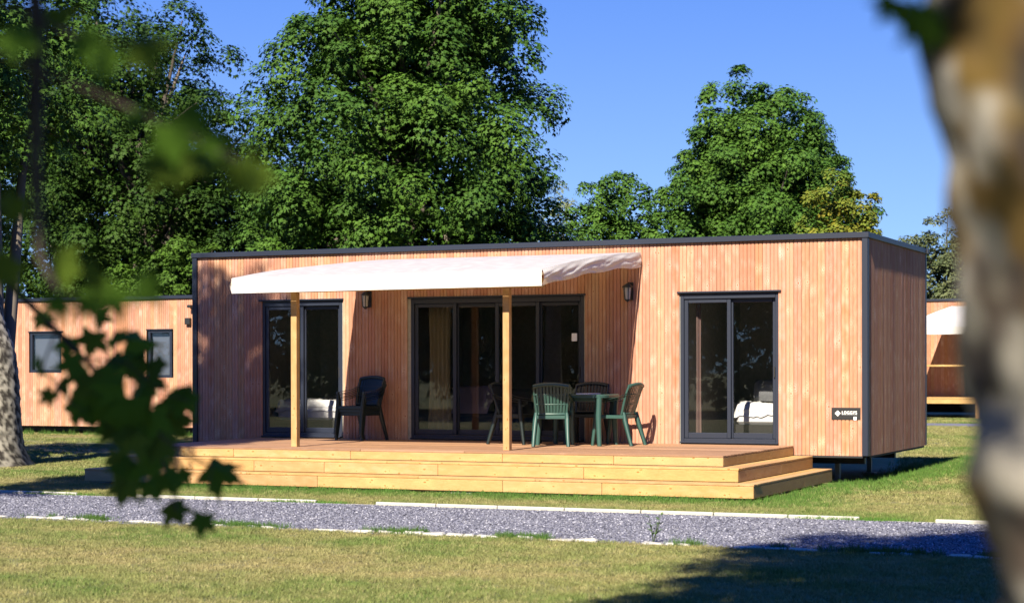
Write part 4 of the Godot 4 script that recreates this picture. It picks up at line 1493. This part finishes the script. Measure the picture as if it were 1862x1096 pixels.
	# trees on the viewer's side, whose crowns shade the lawn, the terrace's left end and the near twigs
	tree("maple_tree", "slender maple out of view at left whose crown shades the terrace's left end", Vector3(-9.8, 0, 12.0), 7.5, 0.2,
		[[Vector3(-9.75, 9.3, 12.0), Vector3(1.15, 3.7, 1.3)]],
		180, 15, 0.42, cl, dg, mg, 113, "trees on the viewer's side", 0.2)
	make_near_trees(cl, dg, mg)
	# trees standing to the right of the view, which darken the cabin's end wall
	var rt := [["nearest of the limes right of the view", 12.5, 8.0], ["second of the limes right of the view, beside the path", 11.5, 1.5], ["third of the limes right of the view, level with the cabin's end wall", 12.0, -4.5], ["fourth of the limes right of the view, behind the cabin", 11.0, -11.0], ["farthest of the limes right of the view", 12.5, -18.0]]
	for k in rt.size():
		tree("lime_tree", rt[k][0], Vector3(rt[k][1], 0, rt[k][2]), 6.0, 0.3,
			[[Vector3(rt[k][1], 6.2, rt[k][2]), Vector3(3.4, 6.0, 3.8)]], 80, 12, 1.0, cl, dg, mg, 160 + k, "limes right of the view", 0.2)
	# wood edge behind the viewer: what the door panes mirror
	var ordinal := ["first", "second", "third", "fourth", "fifth", "sixth", "seventh", "eighth", "ninth"]
	for k in 9:
		var wx := -52.0 + k * 6.6
		var wz := 41.0 + 3.0 * sin(k * 2.3)
		tree("oak_tree", ordinal[k] + " oak from the left in the wood edge behind the viewer", Vector3(wx, 0, wz), 6.0, 0.35,
			[[Vector3(wx, 4.6, wz), Vector3(4.8, 5.2, 3.2)]], 90, 13, 1.15, cl, dg, mg, 140 + k, "oaks of the wood edge behind the viewer", 0.2)

const SPRAY_LEAVES := [[2.911, 1.744, 21.670, 0.063], [2.980, 1.694, 21.562, 0.096], [3.005, 1.635, 21.516, 0.104], [3.004, 1.688, 21.420, 0.131], [2.911, 1.586, 21.594, 0.088], [2.875, 1.522, 21.491, 0.114], [3.299, 1.575, 21.889, 0.102], [3.207, 1.587, 21.643, 0.115], [3.082, 1.521, 21.386, 0.115], [3.227, 1.542, 21.514, 0.095], [2.954, 1.479, 21.470, 0.114], [3.303, 1.460, 21.832, 0.110], [3.235, 1.453, 21.629, 0.123], [3.322, 1.360, 21.737, 0.090], [3.328, 1.370, 21.539, 0.132], [3.224, 1.276, 21.566, 0.094], [3.480, 1.271, 21.820, 0.080], [3.060, 1.616, 21.872, 0.067], [3.167, 1.574, 21.783, 0.113], [3.033, 1.635, 21.425, 0.098], [2.920, 1.683, 21.573, 0.080], [3.319, 1.504, 21.795, 0.111], [3.106, 1.390, 21.471, 0.113], [3.286, 1.530, 21.823, 0.118], [3.019, 1.586, 21.627, 0.110], [3.176, 1.626, 21.879, 0.096], [3.297, 1.682, 21.908, 0.072], [3.010, 1.628, 21.464, 0.097], [3.204, 1.536, 21.813, 0.119], [3.279, 1.561, 21.776, 0.104], [3.081, 1.478, 21.360, 0.107], [2.996, 1.473, 21.470, 0.114], [3.139, 1.515, 21.789, 0.090], [3.026, 1.428, 21.399, 0.115], [3.147, 1.370, 21.622, 0.109], [3.060, 1.393, 21.570, 0.095], [3.088, 1.555, 21.867, 0.059], [3.128, 1.343, 21.367, 0.074], [3.225, 1.565, 21.488, 0.071], [2.910, 1.749, 21.445, 0.074], [3.086, 1.628, 21.416, 0.081], [3.214, 1.338, 21.750, 0.090], [3.246, 1.336, 21.695, 0.084]]
const UPPER_LEAVES := [[4.522, 1.983, 23.609, 0.090], [4.562, 1.996, 23.604, 0.097], [4.532, 1.991, 23.670, 0.080], [4.514, 1.932, 23.523, 0.093], [4.457, 1.950, 23.351, 0.092], [4.646, 1.878, 23.661, 0.086], [4.438, 1.906, 23.310, 0.094], [4.587, 1.869, 23.467, 0.094], [4.621, 1.858, 23.471, 0.085], [4.359, 1.901, 23.253, 0.106], [4.580, 1.864, 23.377, 0.081], [4.440, 1.727, 23.547, 0.093], [4.414, 1.711, 23.450, 0.097], [4.266, 1.755, 23.369, 0.094], [4.596, 1.715, 23.648, 0.080], [4.102, 1.854, 23.264, 0.091], [4.474, 1.993, 23.724, 0.079], [4.245, 2.102, 23.347, 0.087], [4.149, 1.759, 23.328, 0.097], [4.681, 1.873, 23.636, 0.065], [4.273, 1.707, 23.312, 0.079], [4.396, 1.697, 23.534, 0.071]]
const TRUNK_LEAVES := [[5.437, 1.983, 23.538, 0.039], [5.481, 1.945, 23.675, 0.042], [5.497, 1.940, 23.657, 0.048], [5.506, 1.955, 23.617, 0.049]]

func leaf_parts(branch: Node3D, list: Array, meshes: Array, seed_: int, grow: float) -> void:
	var r := RandomNumberGenerator.new()
	r.seed = seed_
	for e in list:
		var o := part(branch, "leaf", meshes[r.randi() % meshes.size()], M.near_leaf if r.randf() < 0.6 else M.near_leaf_b)
		var dir := (Vector3(0.40 + r.randf_range(-0.7, 0.7), r.randf_range(-0.2, 0.9), 0.92 + r.randf_range(-0.4, 0.4))).normalized()
		var tip := Vector3(r.randf_range(-0.8, 0.8), r.randf_range(-1.0, 0.1), r.randf_range(-0.3, 0.3)).normalized()
		var sd := tip.cross(dir).normalized()
		tip = dir.cross(sd).normalized()
		o.transform = Transform3D(Basis(sd, tip, dir).scaled(Vector3.ONE * e[3] * grow), Vector3(e[0], e[1], e[2]) - branch.get_parent().position)

func twig(parent: Node, called: String, pts: Array, r0: float, r1: float, off: Vector3) -> MeshInstance3D:
	var b := MB.new()
	var q := []
	var rad := []
	for i in pts.size():
		q.append(pts[i] - off)
		rad.append(lerpf(r0, r1, float(i) / (pts.size() - 1)))
	bark_tube(b, q, rad, 7, 5, Color(0.014, 0.011, 0.008), Color(0.045, 0.036, 0.026), 0.001)
	return part(parent, called, b.mesh(), M.bark)

func make_near_trees(cl: ArrayMesh, dg: Color, mg: Color) -> void:
	var meshes := [leaf_mesh(1.0, 0.10), leaf_mesh(1.0, 0.25), leaf_mesh(1.0, 0.02), leaf_mesh(1.0, 0.38)]
	# maple whose twigs hang into the left of the view
	var base := Vector3(1.7, 0, 22.9)
	var t := tree("maple_tree", "near maple whose leafy twigs hang blurred into the left of the view", base, 4.6, 0.16,
		[[Vector3(3.6, 5.0, 25.3), Vector3(2.4, 1.3, 1.75)]],
		150, 15, 0.40, cl, dg, mg, 121, "trees on the viewer's side", 0.22, Vector3(0.4, 0, 0.6))
	var br := twig(t, "branch", [Vector3(1.9, 3.0, 22.8), Vector3(2.35, 2.55, 22.2), Vector3(2.619, 2.112, 21.878), Vector3(2.841, 1.870, 21.782), Vector3(2.988, 1.708, 21.717), Vector3(3.099, 1.587, 21.668), Vector3(3.185, 1.492, 21.631), Vector3(3.234, 1.371, 21.609), Vector3(3.259, 1.264, 21.599)], 0.014, 0.002, base)
	for k in [[Vector3(3.081, 1.640, 21.731), Vector3(3.178, 1.627, 21.688), Vector3(3.263, 1.553, 21.651), Vector3(3.318, 1.533, 21.627)], [Vector3(3.190, 1.520, 21.683), Vector3(3.263, 1.440, 21.651), Vector3(3.366, 1.374, 21.606), Vector3(3.348, 1.254, 21.614)], [Vector3(2.957, 1.709, 21.676), Vector3(2.926, 1.614, 21.690), Vector3(2.994, 1.525, 21.660), Vector3(3.081, 1.478, 21.622)]]:
		twig(br, "twig", k, 0.003, 0.0015, base)
	leaf_parts(br, SPRAY_LEAVES, meshes, 7, 1.36)
	var br2 := twig(t, "branch", [Vector3(2.3, 4.2, 23.6), Vector3(3.6, 3.3, 23.6), Vector3(4.20, 2.6, 23.42), Vector3(4.250, 2.196, 23.400), Vector3(4.254, 2.033, 23.398), Vector3(4.252, 1.885, 23.400), Vector3(4.258, 1.760, 23.398), Vector3(4.283, 1.708, 23.386), Vector3(4.344, 1.715, 23.359)], 0.018, 0.003, base)
	for k in [[Vector3(3.9, 2.5, 23.5), Vector3(4.177, 2.130, 23.541), Vector3(4.352, 2.045, 23.464), Vector3(4.443, 2.023, 23.424)], [Vector3(4.1, 2.3, 23.5), Vector3(4.210, 2.045, 23.527), Vector3(4.404, 1.959, 23.442), Vector3(4.489, 1.917, 23.404), Vector3(4.580, 1.865, 23.365)]]:
		twig(br2, "twig", k, 0.005, 0.0015, base)
	leaf_parts(br2, UPPER_LEAVES, meshes, 8, 1.0)

	# sycamore trunk with lichen close to the lens at right
	var sb := Vector3(5.735, 0, 23.505)
	var s := thing("sycamore_tree", "blurred trunk with lichen and moss close to the viewer at right", "tree", sb, 0.0, "trees on the viewer's side")
	var b := MB.new()
	var nz := noise(131, 2.6, 3)
	var nf := noise(132, 9.0, 3)
	var lich := noise(133, 8.5, 2)
	var moss := noise(134, 6.0, 2)
	var hrows := 190
	var sides := 84
	var rows := []
	for i in hrows:
		var y := -0.05 + 3.6 * i / (hrows - 1)
		var row := []
		var ctr := Vector3(-0.105 * (y - 1.6) + 0.008 * sin(y * 3.0), y, 0.0)
		var rr := 0.212 + 0.10 * exp(-y * 3.5) + 0.006 * sin(y * 7.0 + 1.0)
		for k in sides + 1:
			var a := TAU * k / sides
			var d := Vector3(cos(a), 0, sin(a))
			var q := d * 0.22 + Vector3(0, y, 0)
			var off := 0.030 * nz.get_noise_3dv(q * 1.6) + 0.012 * nf.get_noise_3dv(q * 1.4)
			# a swollen burr on the viewer's left
			off += 0.024 * exp(-pow((y - 1.50) / 0.045, 2.0)) * maxf(0.0, d.dot(Vector3(-0.85, 0, 0.5)))
			row.append(ctr + d * (rr + off))
		rows.append(row)
	b.sheet(rows, Vector3.ZERO)
	for i in b.v.size():
		var p := b.v[i]
		var d := Vector3(p.x, 0, p.z)
		if b.n[i].dot(d) < 0.0:
			b.n[i] = -b.n[i]
		var c := Color(0.010, 0.008, 0.006).lerp(Color(0.06, 0.043, 0.030), clampf(0.5 + nf.get_noise_3dv(p * 1.3), 0.0, 1.0))
		var mo := moss.get_noise_3dv(p * Vector3(1.0, 0.75, 1.0))
		if mo > 0.04:
			c = c.lerp(Color(0.085, 0.050, 0.006), clampf((mo - 0.04) * 6.0, 0.0, 0.9))
		var li := lich.get_noise_3dv(p * Vector3(1.0, 0.8, 1.0) + Vector3(3.1, 0.4, 0))
		if li > 0.15:
			c = c.lerp(Color(0.21, 0.195, 0.165), clampf((li - 0.15) * 8.0, 0.0, 1.0))
		b.c[i] = c
	b.rewind()
	part(s, "trunk", b.mesh(), M.bark)
	# its crown overhead
	var r := RandomNumberGenerator.new()
	r.seed = 9
	var xf := []
	var cols := []
	var balls := [[Vector3(4.3, 9.5, 21.2) - sb, Vector3(2.8, 2.3, 2.4), 250], [Vector3(3.0, 8.7, 22.7) - sb, Vector3(1.6, 1.6, 1.6), 75], [Vector3(5.6, 5.6, 23.6) - sb, Vector3(2.0, 1.6, 1.8), 60], [Vector3(6.45, 5.2, 27.3) - sb, Vector3(1.4, 1.1, 1.5), 7]]  # last ball is added out of view to shade the trunk
	var nn := noise(9, 1.1, 2)
	for bl in balls:
		for k in bl[2]:
			var dir := Vector3(r.randfn(), r.randfn(), r.randfn()).normalized()
			var cc: Vector3 = bl[0] + dir * bl[1] * (1.0 + 0.25 * nn.get_noise_3dv(dir * 2.0)) * pow(r.randf(), 0.4)
			for q in 15:
				var dd := Vector3(r.randfn(), r.randfn(), r.randfn()).normalized()
				var ax := (dd + Vector3.UP * 0.8).normalized()
				var sd := ax.cross(Vector3(r.randf() - 0.5, r.randf() - 0.5, r.randf() - 0.5)).normalized()
				var sc := 0.42 * r.randf_range(0.75, 1.25)
				xf.append(Transform3D(Basis(sd, ax, sd.cross(ax)).scaled(Vector3.ONE * sc), cc + dd * 0.5 * r.randf_range(0.4, 1.0)))
				cols.append(dg.lerp(mg, r.randf()))
	copies(s, "crown", cl, M.leaf, xf, cols).set_meta("kind", "stuff")
	twig(s, "limb", [Vector3(0.0, 3.4, 0.0) + sb, Vector3(5.6, 4.6, 23.0), Vector3(5.3, 6.4, 22.2), Vector3(5.1, 8.6, 21.6)], 0.14, 0.05, sb)
	twig(s, "limb", [Vector3(-0.05, 3.3, 0.0) + sb, Vector3(5.0, 5.0, 22.6), Vector3(4.4, 7.0, 21.4), Vector3(3.9, 8.2, 20.7)], 0.09, 0.02, sb)
	twig(s, "limb", [Vector3(0.05, 3.2, 0.0) + sb, Vector3(6.1, 4.4, 23.2), Vector3(6.3, 5.8, 22.7)], 0.09, 0.03, sb)
	var sh := twig(s, "shoot", [Vector3(5.56, 2.10, 23.56), Vector3(5.51, 2.02, 23.60), Vector3(5.44, 1.99, 23.56)], 0.004, 0.0015, sb)
	leaf_parts(sh, TRUNK_LEAVES, meshes, 12, 1.5)

func _ready() -> void:
	rng.seed = 4242
	make_view()
	make_materials()
	make_ground()
	make_house()
	make_terrace()
	make_other_houses()
	make_awning()
	make_furniture()
	make_trees()
	make_grass()
	make_weed()
